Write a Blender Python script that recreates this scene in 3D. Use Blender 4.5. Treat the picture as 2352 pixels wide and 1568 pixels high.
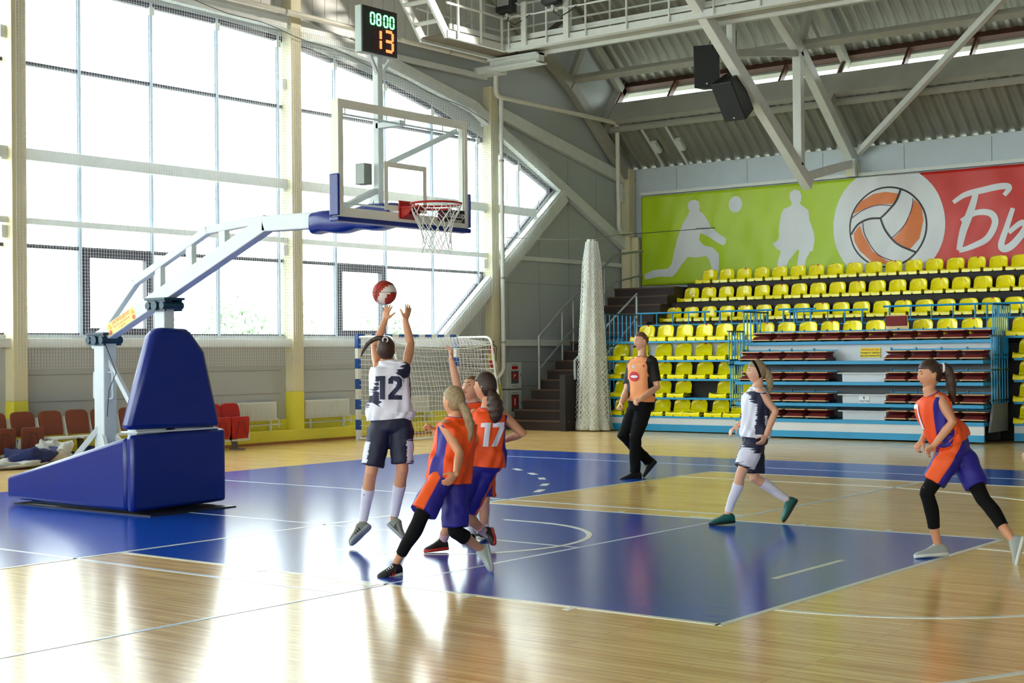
import bpy, bmesh, math, random
from mathutils import Vector, Matrix, noise
from mathutils.bvhtree import BVHTree
random.seed(7)
V = Vector
for o in list(bpy.data.objects):
    bpy.data.objects.remove(o)
SC = bpy.context.scene
COL = SC.collection

# ---------------------------------------------------------------- camera
cd = bpy.data.cameras.new('camera')
cam = bpy.data.objects.new('camera', cd)
COL.objects.link(cam)
cd.sensor_width = 36.0
cd.lens = 3358.57 / 2352 * 36
cd.clip_end = 400
yaw, pitch, roll = 2.23301, 0.00858, -0.00977
fw = V((math.cos(yaw) * math.cos(pitch), math.sin(yaw) * math.cos(pitch), math.sin(pitch)))
r0 = fw.cross(V((0, 0, 1))).normalized()
u0 = r0.cross(fw)
rt = r0 * math.cos(roll) + u0 * math.sin(roll)
up = u0 * math.cos(roll) - r0 * math.sin(roll)
M4 = Matrix((rt, up, -fw)).transposed().to_4x4()
M4.translation = V((10.2946, -10.2351, 1.6586))
cam.matrix_world = M4
SC.camera = cam

# ---------------------------------------------------------------- sky and exposure
world = bpy.data.worlds.new('overcast_sky')
SC.world = world
world.use_nodes = True
wn = world.node_tree
bg = wn.nodes['Background']
bg.inputs['Color'].default_value = (0.91, 1.0, 0.985, 1)
bg.inputs['Strength'].default_value = 7.0
SC.view_settings.view_transform = 'Standard'
SC.view_settings.look = 'None'
SC.view_settings.exposure = 0.3
SC.view_settings.gamma = 1.0
SC.view_settings.use_curve_mapping = False

# ---------------------------------------------------------------- helpers
def lin(c):
    r = []
    for x in c[:3]:
        x = x / 255.0
        r.append(x / 12.92 if x <= 0.04045 else ((x + 0.055) / 1.055) ** 2.4)
    return tuple(r)

MATS = {}
def mat(name, rgb, rough=0.5, metal=0.0, coat=0.0, bump=0.0, bscale=40.0, var=0.06, vscale=3.0,
        emit=None, estr=0.0, spec=0.5, crough=0.08, stretch=None):
    if name in MATS:
        return MATS[name]
    m = bpy.data.materials.new(name)
    m.use_nodes = True
    nt = m.node_tree
    b = nt.nodes['Principled BSDF']
    c = lin(rgb)
    tc = nt.nodes.new('ShaderNodeTexCoord')
    vec = tc.outputs['Object']
    if stretch:
        mp = nt.nodes.new('ShaderNodeMapping')
        mp.inputs['Scale'].default_value = stretch
        nt.links.new(vec, mp.inputs['Vector'])
        vec = mp.outputs['Vector']
    n = nt.nodes.new('ShaderNodeTexNoise')
    n.inputs['Scale'].default_value = vscale
    n.inputs['Detail'].default_value = 4
    nt.links.new(vec, n.inputs['Vector'])
    rmp = nt.nodes.new('ShaderNodeValToRGB')
    rmp.color_ramp.elements[0].position = 0.3
    rmp.color_ramp.elements[1].position = 0.7
    rmp.color_ramp.elements[0].color = tuple(x * (1 - var) for x in c) + (1,)
    rmp.color_ramp.elements[1].color = tuple(min(1, x * (1 + var)) for x in c) + (1,)
    nt.links.new(n.outputs['Fac'], rmp.inputs['Fac'])
    nt.links.new(rmp.outputs['Color'], b.inputs['Base Color'])
    b.inputs['Roughness'].default_value = rough
    b.inputs['Metallic'].default_value = metal
    b.inputs['Specular IOR Level'].default_value = spec
    b.inputs['Coat Weight'].default_value = coat
    b.inputs['Coat Roughness'].default_value = crough
    if bump:
        n2 = nt.nodes.new('ShaderNodeTexNoise')
        n2.inputs['Scale'].default_value = bscale
        n2.inputs['Detail'].default_value = 3
        nt.links.new(vec, n2.inputs['Vector'])
        bp = nt.nodes.new('ShaderNodeBump')
        bp.inputs['Strength'].default_value = bump
        bp.inputs['Distance'].default_value = 0.02
        nt.links.new(n2.outputs['Fac'], bp.inputs['Height'])
        nt.links.new(bp.outputs['Normal'], b.inputs['Normal'])
    if emit:
        b.inputs['Emission Color'].default_value = lin(emit) + (1,)
        b.inputs['Emission Strength'].default_value = estr
    MATS[name] = m
    return m

def two_tone(name, rgbA, rgbB, rough=0.6, streak=0.0, sscale=(6, 6, 60), bump=0.35, bscale=7.0):
    if name in MATS: return MATS[name]
    m = mat(name, rgbA, rough, var=0.03, bump=bump, bscale=bscale)
    nt = m.node_tree; L = nt.links.new; b = nt.nodes['Principled BSDF']
    base = [l for l in nt.links if l.to_socket == b.inputs['Base Color']][0].from_socket
    at = nt.nodes.new('ShaderNodeAttribute'); at.attribute_name = 'paint'
    fac = at.outputs['Fac']
    if streak:
        tc = nt.nodes.new('ShaderNodeTexCoord'); mp = nt.nodes.new('ShaderNodeMapping'); mp.inputs['Scale'].default_value = sscale; mp.inputs['Rotation'].default_value = (0.35, 0.35, 0)
        n = nt.nodes.new('ShaderNodeTexNoise'); n.inputs['Scale'].default_value = 1.0; n.inputs['Detail'].default_value = 2
        L(tc.outputs['Object'], mp.inputs['Vector']); L(mp.outputs['Vector'], n.inputs['Vector'])
        s1 = nt.nodes.new('ShaderNodeMath'); s1.operation = 'SUBTRACT'; L(n.outputs['Fac'], s1.inputs[0]); s1.inputs[1].default_value = 0.5
        s2 = nt.nodes.new('ShaderNodeMath'); s2.operation = 'MULTIPLY'; L(s1.outputs[0], s2.inputs[0]); s2.inputs[1].default_value = streak
        s3 = nt.nodes.new('ShaderNodeMath'); s3.operation = 'ADD'; L(fac, s3.inputs[0]); L(s2.outputs[0], s3.inputs[1]); fac = s3.outputs[0]
    mr = nt.nodes.new('ShaderNodeMapRange'); mr.inputs['From Min'].default_value = -0.04; mr.inputs['From Max'].default_value = 0.04; L(fac, mr.inputs['Value'])
    mx = nt.nodes.new('ShaderNodeMixRGB'); L(mr.outputs['Result'], mx.inputs['Fac']); L(base, mx.inputs['Color1']); mx.inputs['Color2'].default_value = lin(rgbB) + (1,)
    L(mx.outputs['Color'], b.inputs['Base Color'])
    return m

def set_paint(me, vals):
    a = me.attributes.new('paint', 'FLOAT', 'POINT'); a.data.foreach_set('value', vals)

def tag(o, label=None, cat=None, group=None, kind=None):
    if label: o['label'] = label
    if cat: o['category'] = cat
    if group: o['group'] = group
    if kind: o['kind'] = kind
    return o

def thing(name, label, cat, loc=(0, 0, 0), group=None, kind=None):
    o = bpy.data.objects.new(name, None)
    COL.objects.link(o)
    o.location = loc
    o.empty_display_size = 0.1
    if kind:
        o['kind'] = kind
        return o
    return tag(o, label, cat, group)

class MB:
    def __init__(s):
        s.v = []; s.f = []; s.m = []
    def face(s, idx, mi=0):
        s.f.append(tuple(idx)); s.m.append(mi)
    def poly(s, pts, mi=0):
        b = len(s.v); s.v += [V(p) for p in pts]
        s.face(range(b, b + len(pts)), mi)
    def box(s, x0, x1, y0, y1, z0, z1, mi=0):
        if x0 > x1: x0, x1 = x1, x0
        if y0 > y1: y0, y1 = y1, y0
        if z0 > z1: z0, z1 = z1, z0
        b = len(s.v)
        s.v += [V(p) for p in ((x0, y0, z0), (x1, y0, z0), (x1, y1, z0), (x0, y1, z0), (x0, y0, z1), (x1, y0, z1), (x1, y1, z1), (x0, y1, z1))]
        for q in ((3, 2, 1, 0), (4, 5, 6, 7), (0, 1, 5, 4), (1, 2, 6, 5), (2, 3, 7, 6), (3, 0, 4, 7)):
            s.face([b + i for i in q], mi)
        return s
    def bar(s, a, b, w, h, upv=(0, 0, 1), mi=0):
        a = V(a); b = V(b); t = (b - a).normalized(); u = V(upv)
        if abs(t.dot(u)) > 0.99: u = V((1, 0, 0))
        sd = t.cross(u).normalized() * (w / 2); uu = sd.cross(t).normalized() * (h / 2)
        k = len(s.v)
        for c in (a, b):
            s.v += [c - sd - uu, c + sd - uu, c + sd + uu, c - sd + uu]
        for q in ((3, 2, 1, 0), (4, 5, 6, 7), (0, 1, 5, 4), (1, 2, 6, 5), (2, 3, 7, 6), (3, 0, 4, 7)):
            s.face([k + i for i in q], mi)
        return s
    def loft(s, rings, mi=0, cap=True, closed=False, bulge=0.0):
        n = len(rings[0]); k = len(s.v)
        for r in rings: s.v += [V(p) for p in r]
        R = len(rings)
        for i in range(R - 1 if not closed else R):
            a = k + i * n; b = k + ((i + 1) % R) * n
            for j in range(n):
                s.face((a + j, a + (j + 1) % n, b + (j + 1) % n, b + j), mi)
        if cap and not closed:
            for e, idx in ((0, 1), (R - 1, R - 2)):
                c = sum((V(p) for p in rings[e]), V()) / n
                c2 = sum((V(p) for p in rings[idx]), V()) / n
                d = c - c2
                rad = sum((V(p) - c).length for p in rings[e]) / n
                tip = c + (d.normalized() * rad * bulge if d.length > 1e-9 else V())
                ti = len(s.v); s.v.append(tip)
                a = k + e * n
                for j in range(n):
                    if e == 0: s.face((a + (j + 1) % n, a + j, ti), mi)
                    else: s.face((a + j, a + (j + 1) % n, ti), mi)
        return s
    def tube(s, pts, r, n=8, mi=0, closed=False, ref=None, bulge=0.0):
        pts = [V(p) for p in pts]; N = len(pts)
        rs = r if isinstance(r, (list, tuple)) else [r] * N
        rings = []; prev = None
        for i, p in enumerate(pts):
            if closed: t = pts[(i + 1) % N] - pts[i - 1]
            elif i == 0: t = pts[1] - p
            elif i == N - 1: t = p - pts[-2]
            else: t = (pts[i + 1] - p).normalized() + (p - pts[i - 1]).normalized()
            if t.length < 1e-9: t = V((0, 0, 1))
            t.normalize()
            if prev is None:
                rf = V(ref) if ref else (V((0, 0, 1)) if abs(t.z) < 0.9 else V((1, 0, 0)))
            else: rf = prev
            A = rf - t * rf.dot(t)
            if A.length < 1e-6: A = V((1, 0, 0)) - t * t.x
            A.normalize(); B = t.cross(A); prev = A
            rr = rs[i]
            ra, rb = rr if isinstance(rr, (list, tuple)) else (rr, rr)
            rings.append([p + A * (ra * math.cos(2 * math.pi * j / n)) + B * (rb * math.sin(2 * math.pi * j / n)) for j in range(n)])
        return s.loft(rings, mi, True, closed, bulge)
    def ball(s, c, r, n=12, mi=0):
        c = V(c)
        rx, ry, rz = r if isinstance(r, (list, tuple)) else (r, r, r)
        k = len(s.v); m = max(4, n // 2)
        s.v.append(c + V((0, 0, -rz)))
        for i in range(1, m):
            ph = -math.pi / 2 + math.pi * i / m
            for j in range(n):
                th = 2 * math.pi * j / n
                s.v.append(c + V((rx * math.cos(ph) * math.cos(th), ry * math.cos(ph) * math.sin(th), rz * math.sin(ph))))
        t = len(s.v); s.v.append(c + V((0, 0, rz)))
        for j in range(n):
            s.face((k, k + 1 + (j + 1) % n, k + 1 + j), mi)
            s.face((t, t - n + j, t - n + (j + 1) % n), mi)
        for i in range(m - 2):
            a = k + 1 + i * n
            for j in range(n):
                s.face((a + j, a + (j + 1) % n, a + n + (j + 1) % n, a + n + j), mi)
        return s
    def prism(s, poly, d, mi=0):
        """poly: list of 3D points, d: extrusion vector"""
        n = len(poly); k = len(s.v); d = V(d)
        s.v += [V(p) for p in poly] + [V(p) + d for p in poly]
        s.face(range(k + n - 1, k - 1, -1), mi); s.face(range(k + n, k + 2 * n), mi)
        for j in range(n):
            s.face((k + j, k + (j + 1) % n, k + n + (j + 1) % n, k + n + j), mi)
        return s
    def mesh(s, name, mats, off=V((0, 0, 0)), smooth=False, angle=40, fix=True):
        me = bpy.data.meshes.new(name)
        me.from_pydata([tuple(v - off) for v in s.v], [], s.f)
        for m in (mats if isinstance(mats, (list, tuple)) else [mats]): me.materials.append(m)
        if any(s.m): me.polygons.foreach_set('material_index', s.m)
        if fix:
            bm = bmesh.new(); bm.from_mesh(me)
            bmesh.ops.recalc_face_normals(bm, faces=bm.faces); bm.to_mesh(me); bm.free()
        if smooth:
            me.polygons.foreach_set('use_smooth', [True] * len(me.polygons))
            if angle < 180: me.set_sharp_from_angle(angle=math.radians(angle))
        me.update()
        return me
    def build(s, name, mats, parent=None, smooth=False, angle=40, bevel=0.0, origin=None, fix=True):
        off = V((0, 0, 0))
        if parent is not None:
            p = parent
            while p is not None: off = off + p.location; p = p.parent
        elif origin is not None: off = V(origin)
        me = s.mesh(name, mats, off, smooth, angle, fix)
        o = bpy.data.objects.new(name, me)
        COL.objects.link(o)
        if parent is not None: o.parent = parent
        elif origin is not None: o.location = origin
        if bevel:
            b = o.modifiers.new('bevel', 'BEVEL'); b.width = bevel; b.segments = 2; b.limit_method = 'ANGLE'
        return o

def copy_tree(o, parent=None):
    c = o.copy(); COL.objects.link(c); c.parent = parent
    for ch in o.children: copy_tree(ch, c)
    return c

def catmull(pts, n):
    """pts: list of equal length tuples; returns n*(len-1)+1 samples"""
    out = []
    N = len(pts)
    for i in range(N - 1):
        p0 = pts[max(0, i - 1)]; p1 = pts[i]; p2 = pts[i + 1]; p3 = pts[min(N - 1, i + 2)]
        for k in range(n):
            t = k / n
            out.append(tuple(0.5 * ((2 * b) + (-a + c) * t + (2 * a - 5 * b + 4 * c - d) * t * t + (-a + 3 * b - 3 * c + d) * t ** 3)
                             for a, b, c, d in zip(p0, p1, p2, p3)))
    out.append(tuple(pts[-1]))
    return out

def tri_poly(loops):
    """triangulate 2D loops (first outer, rest holes) -> verts, tris"""
    bm = bmesh.new()
    for lp in loops:
        vs = [bm.verts.new((p[0], p[1], 0)) for p in lp]
        for i in range(len(vs)): bm.edges.new((vs[i], vs[(i + 1) % len(vs)]))
    bmesh.ops.triangle_fill(bm, use_beauty=True, use_dissolve=False, edges=bm.edges[:])
    bm.verts.index_update()
    vs = [(v.co.x, v.co.y) for v in bm.verts]; fs = [tuple(v.index for v in f.verts) for f in bm.faces]
    bm.free()
    return vs, fs

TSC = bpy.data.scenes.new('scratch')
def scratch_eval(ob):
    TSC.collection.objects.link(ob)
    vl = TSC.view_layers[0]; vl.update()
    me = bpy.data.meshes.new_from_object(ob.evaluated_get(vl.depsgraph))
    return me
def text2d(txt, size=1.0, bold=0.0, font_shear=0.0):
    cu = bpy.data.curves.new('t', 'FONT'); cu.body = txt; cu.size = size; cu.offset = bold; cu.shear = font_shear
    cu.resolution_u = 3; cu.align_x = 'CENTER'; cu.align_y = 'CENTER'
    ob = bpy.data.objects.new('t', cu)
    me = scratch_eval(ob)
    vs = [(v.co.x, v.co.y) for v in me.vertices]; fs = [tuple(p.vertices) for p in me.polygons]
    bpy.data.objects.remove(ob); bpy.data.curves.remove(cu); bpy.data.meshes.remove(me)
    return vs, fs

def flat_text(txt, size, centre, ax, ay, name, m, parent, bold=0.0):
    vs, fs = text2d(txt, size, bold)
    mb = MB(); c = V(centre); ax = V(ax); ay = V(ay)
    mb.v = [c + ax * x + ay * y for x, y in vs]; mb.f = fs; mb.m = [0] * len(fs)
    return mb.build(name, m, parent, fix=False)

def ordinal(i):
    return {1: 'first', 2: 'second', 3: 'third', 4: 'fourth', 5: 'fifth', 6: 'sixth', 7: 'seventh', 8: 'eighth', 9: 'ninth', 10: 'tenth',
            11: 'eleventh', 12: 'twelfth', 13: 'thirteenth', 14: 'fourteenth', 15: 'fifteenth', 16: 'sixteenth', 17: 'seventeenth', 18: 'eighteenth', 19: 'nineteenth', 20: 'twentieth'}.get(i, str(i) + 'th')

# ================================================================ FLOOR
def wood_floor():
    m = bpy.data.materials.new('varnished_parquet'); m.use_nodes = True
    nt = m.node_tree; b = nt.nodes['Principled BSDF']; L = nt.links.new
    tc = nt.nodes.new('ShaderNodeTexCoord')
    br = nt.nodes.new('ShaderNodeTexBrick')
    br.inputs['Scale'].default_value = 1.0
    br.inputs['Brick Width'].default_value = 1.35
    br.inputs['Row Height'].default_value = 0.07
    br.inputs['Mortar Size'].default_value = 0.0012
    br.inputs['Color1'].default_value = lin((250, 216, 146)) + (1,)
    br.inputs['Color2'].default_value = lin((238, 198, 126)) + (1,)
    br.inputs['Mortar'].default_value = lin((120, 88, 50)) + (1,)
    br.offset = 0.37; br.offset_frequency = 3
    L(tc.outputs['Object'], br.inputs['Vector'])
    mp = nt.nodes.new('ShaderNodeMapping'); mp.inputs['Scale'].default_value = (0.9, 14, 1)
    L(tc.outputs['Object'], mp.inputs['Vector'])
    n = nt.nodes.new('ShaderNodeTexNoise'); n.inputs['Scale'].default_value = 1.3; n.inputs['Detail'].default_value = 6
    L(mp.outputs['Vector'], n.inputs['Vector'])
    rp = nt.nodes.new('ShaderNodeValToRGB')
    rp.color_ramp.elements[0].position = 0.3; rp.color_ramp.elements[0].color = (0.70, 0.62, 0.52, 1)
    rp.color_ramp.elements[1].position = 0.62; rp.color_ramp.elements[1].color = (1, 1, 1, 1)
    L(n.outputs['Fac'], rp.inputs['Fac'])
    mx = nt.nodes.new('ShaderNodeMixRGB'); mx.blend_type = 'MULTIPLY'; mx.inputs['Fac'].default_value = 0.85
    L(br.outputs['Color'], mx.inputs['Color1']); L(rp.outputs['Color'], mx.inputs['Color2'])
    L(mx.outputs['Color'], b.inputs['Base Color'])
    b.inputs['Roughness'].default_value = 0.17
    b.inputs['Specular IOR Level'].default_value = 0.85
    bp = nt.nodes.new('ShaderNodeBump'); bp.inputs['Strength'].default_value = 0.06; bp.inputs['Distance'].default_value = 0.01
    L(n.outputs['Fac'], bp.inputs['Height']); L(bp.outputs['Normal'], b.inputs['Normal'])
    return m
def paint_floor(name, rgb, rgb2, rough):
    m = bpy.data.materials.new(name); m.use_nodes = True
    nt = m.node_tree; b = nt.nodes['Principled BSDF']; L = nt.links.new
    tc = nt.nodes.new('ShaderNodeTexCoord')
    mp = nt.nodes.new('ShaderNodeMapping'); mp.inputs['Scale'].default_value = (2.0, 7, 1)
    L(tc.outputs['Object'], mp.inputs['Vector'])
    n = nt.nodes.new('ShaderNodeTexNoise'); n.inputs['Scale'].default_value = 2.2; n.inputs['Detail'].default_value = 8; n.inputs['Roughness'].default_value = 0.7
    L(mp.outputs['Vector'], n.inputs['Vector'])
    rp = nt.nodes.new('ShaderNodeValToRGB')
    rp.color_ramp.elements[0].position = 0.35; rp.color_ramp.elements[0].color = lin(rgb) + (1,)
    rp.color_ramp.elements[1].position = 0.75; rp.color_ramp.elements[1].color = lin(rgb2) + (1,)
    L(n.outputs['Fac'], rp.inputs['Fac']); L(rp.outputs['Color'], b.inputs['Base Color'])
    b.inputs['Roughness'].default_value = rough
    b.inputs['Specular IOR Level'].default_value = 0.85
    bp = nt.nodes.new('ShaderNodeBump'); bp.inputs['Strength'].default_value = 0.05; bp.inputs['Distance'].default_value = 0.01
    L(n.outputs['Fac'], bp.inputs['Height']); L(bp.outputs['Normal'], b.inputs['Normal'])
    return m
mb = MB(); mb.box(-10.6, 32, -21.4, 21.4, -0.12, 0.0)
floor = mb.build('floor', wood_floor()); floor['kind'] = 'structure'
BLUE = paint_floor('blue_court_paint', (4, 62, 180), (14, 88, 200), 0.17)
LINE = paint_floor('cream_line_paint', (232, 236, 222), (222, 228, 214), 0.25)
LINB = paint_floor('pale_blue_line_paint', (205, 222, 236), (196, 214, 230), 0.25)
def slab(name, m, x0, x1, y0, y1, z):
    b = MB(); b.box(x0, x1, y0, y1, 0.0, z); return b.build(name, m, floor)
KW = 2.42
slab('blue_key_paint', BLUE, 0.0, 5.8, -KW, KW, 0.0012)
slab('blue_end_border_paint', BLUE, -5.95, 0.0, -9.85, 9.8, 0.0012)
slab('blue_side_border_paint', BLUE, 0.0, 26, 7.46, 9.8, 0.0012)
LZ = 0.0024
def hline(x0, x1, y0, y1, m=LINE, z=LZ): slab('line_marking', m, x0, x1, y0, y1, z)
hline(-0.05, 0.0, -7.5, 7.5)
hline(0.0, 26, 7.44, 7.49)
hline(0, 5.8, -KW - 0.05, -KW); hline(0, 5.8, KW, KW + 0.05)
hline(5.78, 5.83, -KW - 0.05, KW + 0.05)
for sy in (-1, 1):
    for x, w in ((1.75, 0.05), (2.6, 0.4), (3.85, 0.05), (4.7, 0.05)):
        hline(x, x + w, sy * (KW + 0.05), sy * (KW + 0.14))
def arc(cx, cy, r, a0, a1, n, w=0.05, m=LINE, z=LZ + 0.0005):
    b = MB(); rings = []
    for i in range(n + 1):
        a = math.radians(a0 + (a1 - a0) * i / n); c, s_ = math.cos(a), math.sin(a)
        rings.append([(cx + (r - w) * c, cy + (r - w) * s_, 0), (cx + r * c, cy + r * s_, 0), (cx + r * c, cy + r * s_, z), (cx + (r - w) * c, cy + (r - w) * s_, z)])
    b.loft(rings); return b.build('line_marking', m, floor)
arc(5.8, 0, 1.8, -90, 90, 40)
arc(1.575, 0, 1.3, -90, 90, 32)
hline(1.2, 1.575, 1.25, 1.3); hline(1.2, 1.575, -1.3, -1.25)
arc(1.575, 0, 6.75, -77, 77, 90)
hline(0, 3.1, 6.55, 6.6); hline(0, 3.1, -6.6, -6.55)
hline(3.02, 3.06, -9, 7.3, LINB)
hline(-5.0, 3.02, 2.87, 2.91, LINB); hline(-5.0, 3.02, -2.93, -2.89, LINB)
hline(-3.0, 3.02, -0.05, -0.01, LINB)
hline(-5.0, 26, 8.43, 8.47, LINB)
hline(5.19, 5.24, -0.63, 0.52)
for a, b_ in (((-2.70, 6.47), (-2.44, 6.27)), ((-2.05, 5.98), (-1.81, 5.78)), ((-1.45, 5.43), (-1.26, 5.22)), ((-0.86, 4.76), (-0.72, 4.50)), ((-0.42, 4.08), (-0.28, 3.78))):
    k = MB(); k.bar((a[0], a[1], 0.0014), (b_[0], b_[1], 0.0014), 0.09, 0.0028); k.build('line_marking', LINE, floor)

# ================================================================ ground and trees outside
mb = MB(); mb.box(-160, -10.9, -120, 120, -0.3, -0.15); mb.box(32, 160, -120, 120, -0.3, -0.15)
mb.box(-10.9, 32, 22, 120, -0.3, -0.15); mb.box(-10.9, 32, -120, -21.4, -0.3, -0.15)
g = mb.build('ground', mat('pale_paving', (170, 172, 165), 0.9)); g['kind'] = 'structure'

LEAF = mat('pale_leaf', (186, 202, 180), 0.7, var=0.25, vscale=2)
BARK = mat('bark', (110, 100, 90), 0.9)
def far_tree(x, y, h, w, seed, lab):
    t = thing('tree', lab, 'tree', (x, y, -0.15), 'trees outside the window')
    b = MB(); b.tube([(x, y, -0.15), (x + 0.1, y, h * 0.4), (x, y, h * 0.8)], [0.2, 0.14, 0.05], 8); b.build('trunk', BARK, t)
    rnd = random.Random(seed); b = MB()
    for i in range(2600):
        a = rnd.random() * 6.283; u = rnd.uniform(-1, 1); r = rnd.random() ** 0.4
        k = math.sqrt(1 - u * u); rr = 1 + 0.25 * math.sin(3 * a + seed) + 0.2 * math.sin(5 * u + 2 * a)
        c = V((x + w * k * math.cos(a) * r * rr, y + w * k * math.sin(a) * r * rr, h * 0.62 + u * h * 0.40 * r * rr))
        d = V((rnd.uniform(-1, 1), rnd.uniform(-1, 1), rnd.uniform(-1, 1))).normalized(); e = d.orthogonal().normalized(); s_ = 0.16
        b.poly([c - d * s_, c + e * s_ * 0.6, c + d * s_, c - e * s_ * 0.6])
    o = b.build('foliage', LEAF, t, fix=False); o['kind'] = 'stuff'
far_tree(-38, 32.6, 4.6, 2.2, 3, 'pale hazy tree seen low through the window left of the middle column')
far_tree(-40, 36.5, 4.2, 2.4, 8, 'pale hazy tree seen low through the window next to the middle column')
far_tree(-40, 44.6, 4.4, 2.2, 5, 'pale hazy tree seen low through the window behind the raised hands')
# ================================================================ GABLE WALL WITH THE BIG WINDOW
WALL = mat('grey_wall_panel', (182, 187, 188), 0.45, bump=0.03, bscale=4, var=0.03, vscale=0.6)
WALLW = mat('white_wall_panel', (222, 222, 218), 0.45, var=0.03)
DARKJ = mat('panel_joint_dark', (150, 152, 150), 0.7)
CREAM = mat('cream_column_paint', (222, 214, 178), 0.55, var=0.05, vscale=2)
YEL = mat('yellow_wall_paint', (232, 222, 74), 0.5, var=0.06)
WHITE = mat('white_steel_paint', (222, 226, 222), 0.4, var=0.04, vscale=6)
GREYST = mat('grey_steel_paint', (166, 165, 154), 0.45, var=0.07, vscale=3)
ALU = mat('anodised_window_profile', (196, 214, 232), 0.35, 0.15, var=0.03)
DARKF = mat('dark_window_frame', (66, 66, 82), 0.45, var=0.06)
BROWNF = mat('brown_window_frame', (78, 46, 34), 0.5)
GL = bpy.data.materials.new('window_glass'); GL.use_nodes = True
nt = GL.node_tree; nt.nodes.remove(nt.nodes['Principled BSDF'])
tr = nt.nodes.new('ShaderNodeBsdfTransparent'); gs = nt.nodes.new('ShaderNodeBsdfGlossy'); fr = nt.nodes.new('ShaderNodeFresnel')
tr.inputs['Color'].default_value = (0.95, 0.98, 0.97, 1); gs.inputs['Roughness'].default_value = 0.02; fr.inputs['IOR'].default_value = 1.35
ms = nt.nodes.new('ShaderNodeMixShader')
nt.links.new(fr.outputs['Fac'], ms.inputs['Fac']); nt.links.new(tr.outputs[0], ms.inputs[1]); nt.links.new(gs.outputs[0], ms.inputs[2])
nt.links.new(ms.outputs[0], nt.nodes['Material Output'].inputs['Surface'])

WX = -10.6
TOPR = [(18.14, 5.60), (16.80, 6.14), (15.30, 6.60), (13.72, 7.07), (12.25, 7.40), (10.80, 7.62), (9.30, 7.83), (7.80, 7.90), (5.00, 7.93)]
WIN = [(-13.85, 2.05), (13.85, 2.05)] + TOPR + [(-y, z) for y, z in reversed(TOPR)]
outer = [(-21.4, 0), (21.4, 0), (21.4, 6.2), (18.57, 9.4), (14.2, 11.8), (-14.2, 11.8), (-18.57, 9.4), (-21.4, 6.2)]
vs, fs = tri_poly([outer, WIN])
mb = MB(); mb.v = [V((-10.5, y, z)) for y, z in vs]; mb.f = fs; mb.m = [0] * len(fs)
wall = mb.build('wall_left', WALL); wall['kind'] = 'structure'
so = wall.modifiers.new('thickness', 'SOLIDIFY'); so.thickness = 0.16; so.offset = -1
for p in wall.data.polygons:
    if p.normal.x < 0: p.flip()
# joints between the cladding panels
for y in (16.3, 17.5, 18.7, 19.9):
    b = MB(); b.box(-10.505, -10.495, y, y + 0.012, 0.05, min(6.6, 11 - 0.25 * y)); b.build('panel_joint', DARKJ, wall)
for y0, y1, z in ((15.7, 21, 1.46), (3.5, 9.2, 1.38), (9.7, 15.4, 1.38), (3.5, 9.2, 0.94), (9.7, 15.4, 0.94), (15.7, 21, 3.3), (15.7, 21, 0.9)):
    b = MB(); b.box(-10.505, -10.494, y0, y1, z, z + 0.018); b.build('panel_joint', DARKJ, wall)
# ribbed white cladding above the window, between second and third column
for i in range(34):
    y = 4.0 + i * 0.34
    b = MB(); b.box(-10.5, -10.485, y, y + 0.325, 8.3, 9.9); b.build('cladding_panel', WALLW, wall)
def tstruct(n, mbx, m, **k):
    o = mbx.build(n, m, **k); o['kind'] = 'structure'; return o
# sill beam, plinth
mb = MB(); mb.box(-10.5, -10.33, -12, 19.4, 1.84, 1.99); tstruct('trim_1', mb, WHITE, bevel=0.008)
mb = MB(); mb.box(-10.5, -10.48, -12, 15.4, 0.0, 0.45)
pl = tstruct('baseboard_left', mb, YEL)
mb = MB(); mb.box(-10.5, -10.2, -12, 15.4, 0.0, 0.25); mb.build('plinth_ledge', YEL, pl, bevel=0.01)
mb = MB(); mb.box(-10.2, -10.17, -12, 15.4, 0.0, 0.05); mb.build('plinth_skirting', mat('wood_skirting', (150, 100, 50), 0.5), pl)

# windows between the columns
def clip(poly, conv):
    out = poly
    n = len(conv)
    for i in range(n):
        a = conv[i]; b = conv[(i + 1) % n]; inp = out; out = []
        if not inp: break
        sd = lambda p: (b[0] - a[0]) * (p[1] - a[1]) - (b[1] - a[1]) * (p[0] - a[0])
        for j in range(len(inp)):
            p = inp[j]; q_ = inp[(j + 1) % len(inp)]; sp, sq = sd(p), sd(q_)
            if sp >= 0: out.append(p)
            if (sp >= 0) != (sq >= 0):
                t = sp / (sp - sq); out.append((p[0] + t * (q_[0] - p[0]), p[1] + t * (q_[1] - p[1])))
    return out
ys = [-12.2, -10.7, -9.2, -7.65, -6.1, -4.55, -3.0, -1.45, 0.1, 1.65, 3.2, 4.70, 6.20, 7.70, 9.22, 10.75, 12.22, 13.72, 15.27, 16.78, 18.3]
zs = [2.05, 3.50, 4.98, 6.48, 7.95]
COLY = [-8.9, -2.83, 3.24, 9.33, 15.46]
bays = [(-13.9, -8.9), (-8.9, -2.83), (-2.83, 3.24), (3.24, 9.33), (9.33, 15.46), (15.46, 18.3)]
def ztop(y):
    pts = sorted(TOPR + [(-a, b) for a, b in TOPR])
    for (y0, z0), (y1, z1) in zip(pts, pts[1:]):
        if y0 <= y <= y1: return z0 + (z1 - z0) * (y - y0) / (y1 - y0)
    return 5.6
def zbot(y):
    y = abs(y)
    return 2.05 if y < 13.85 else 2.05 + (y - 13.85) * (5.6 - 2.05) / (18.14 - 13.85)
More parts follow.
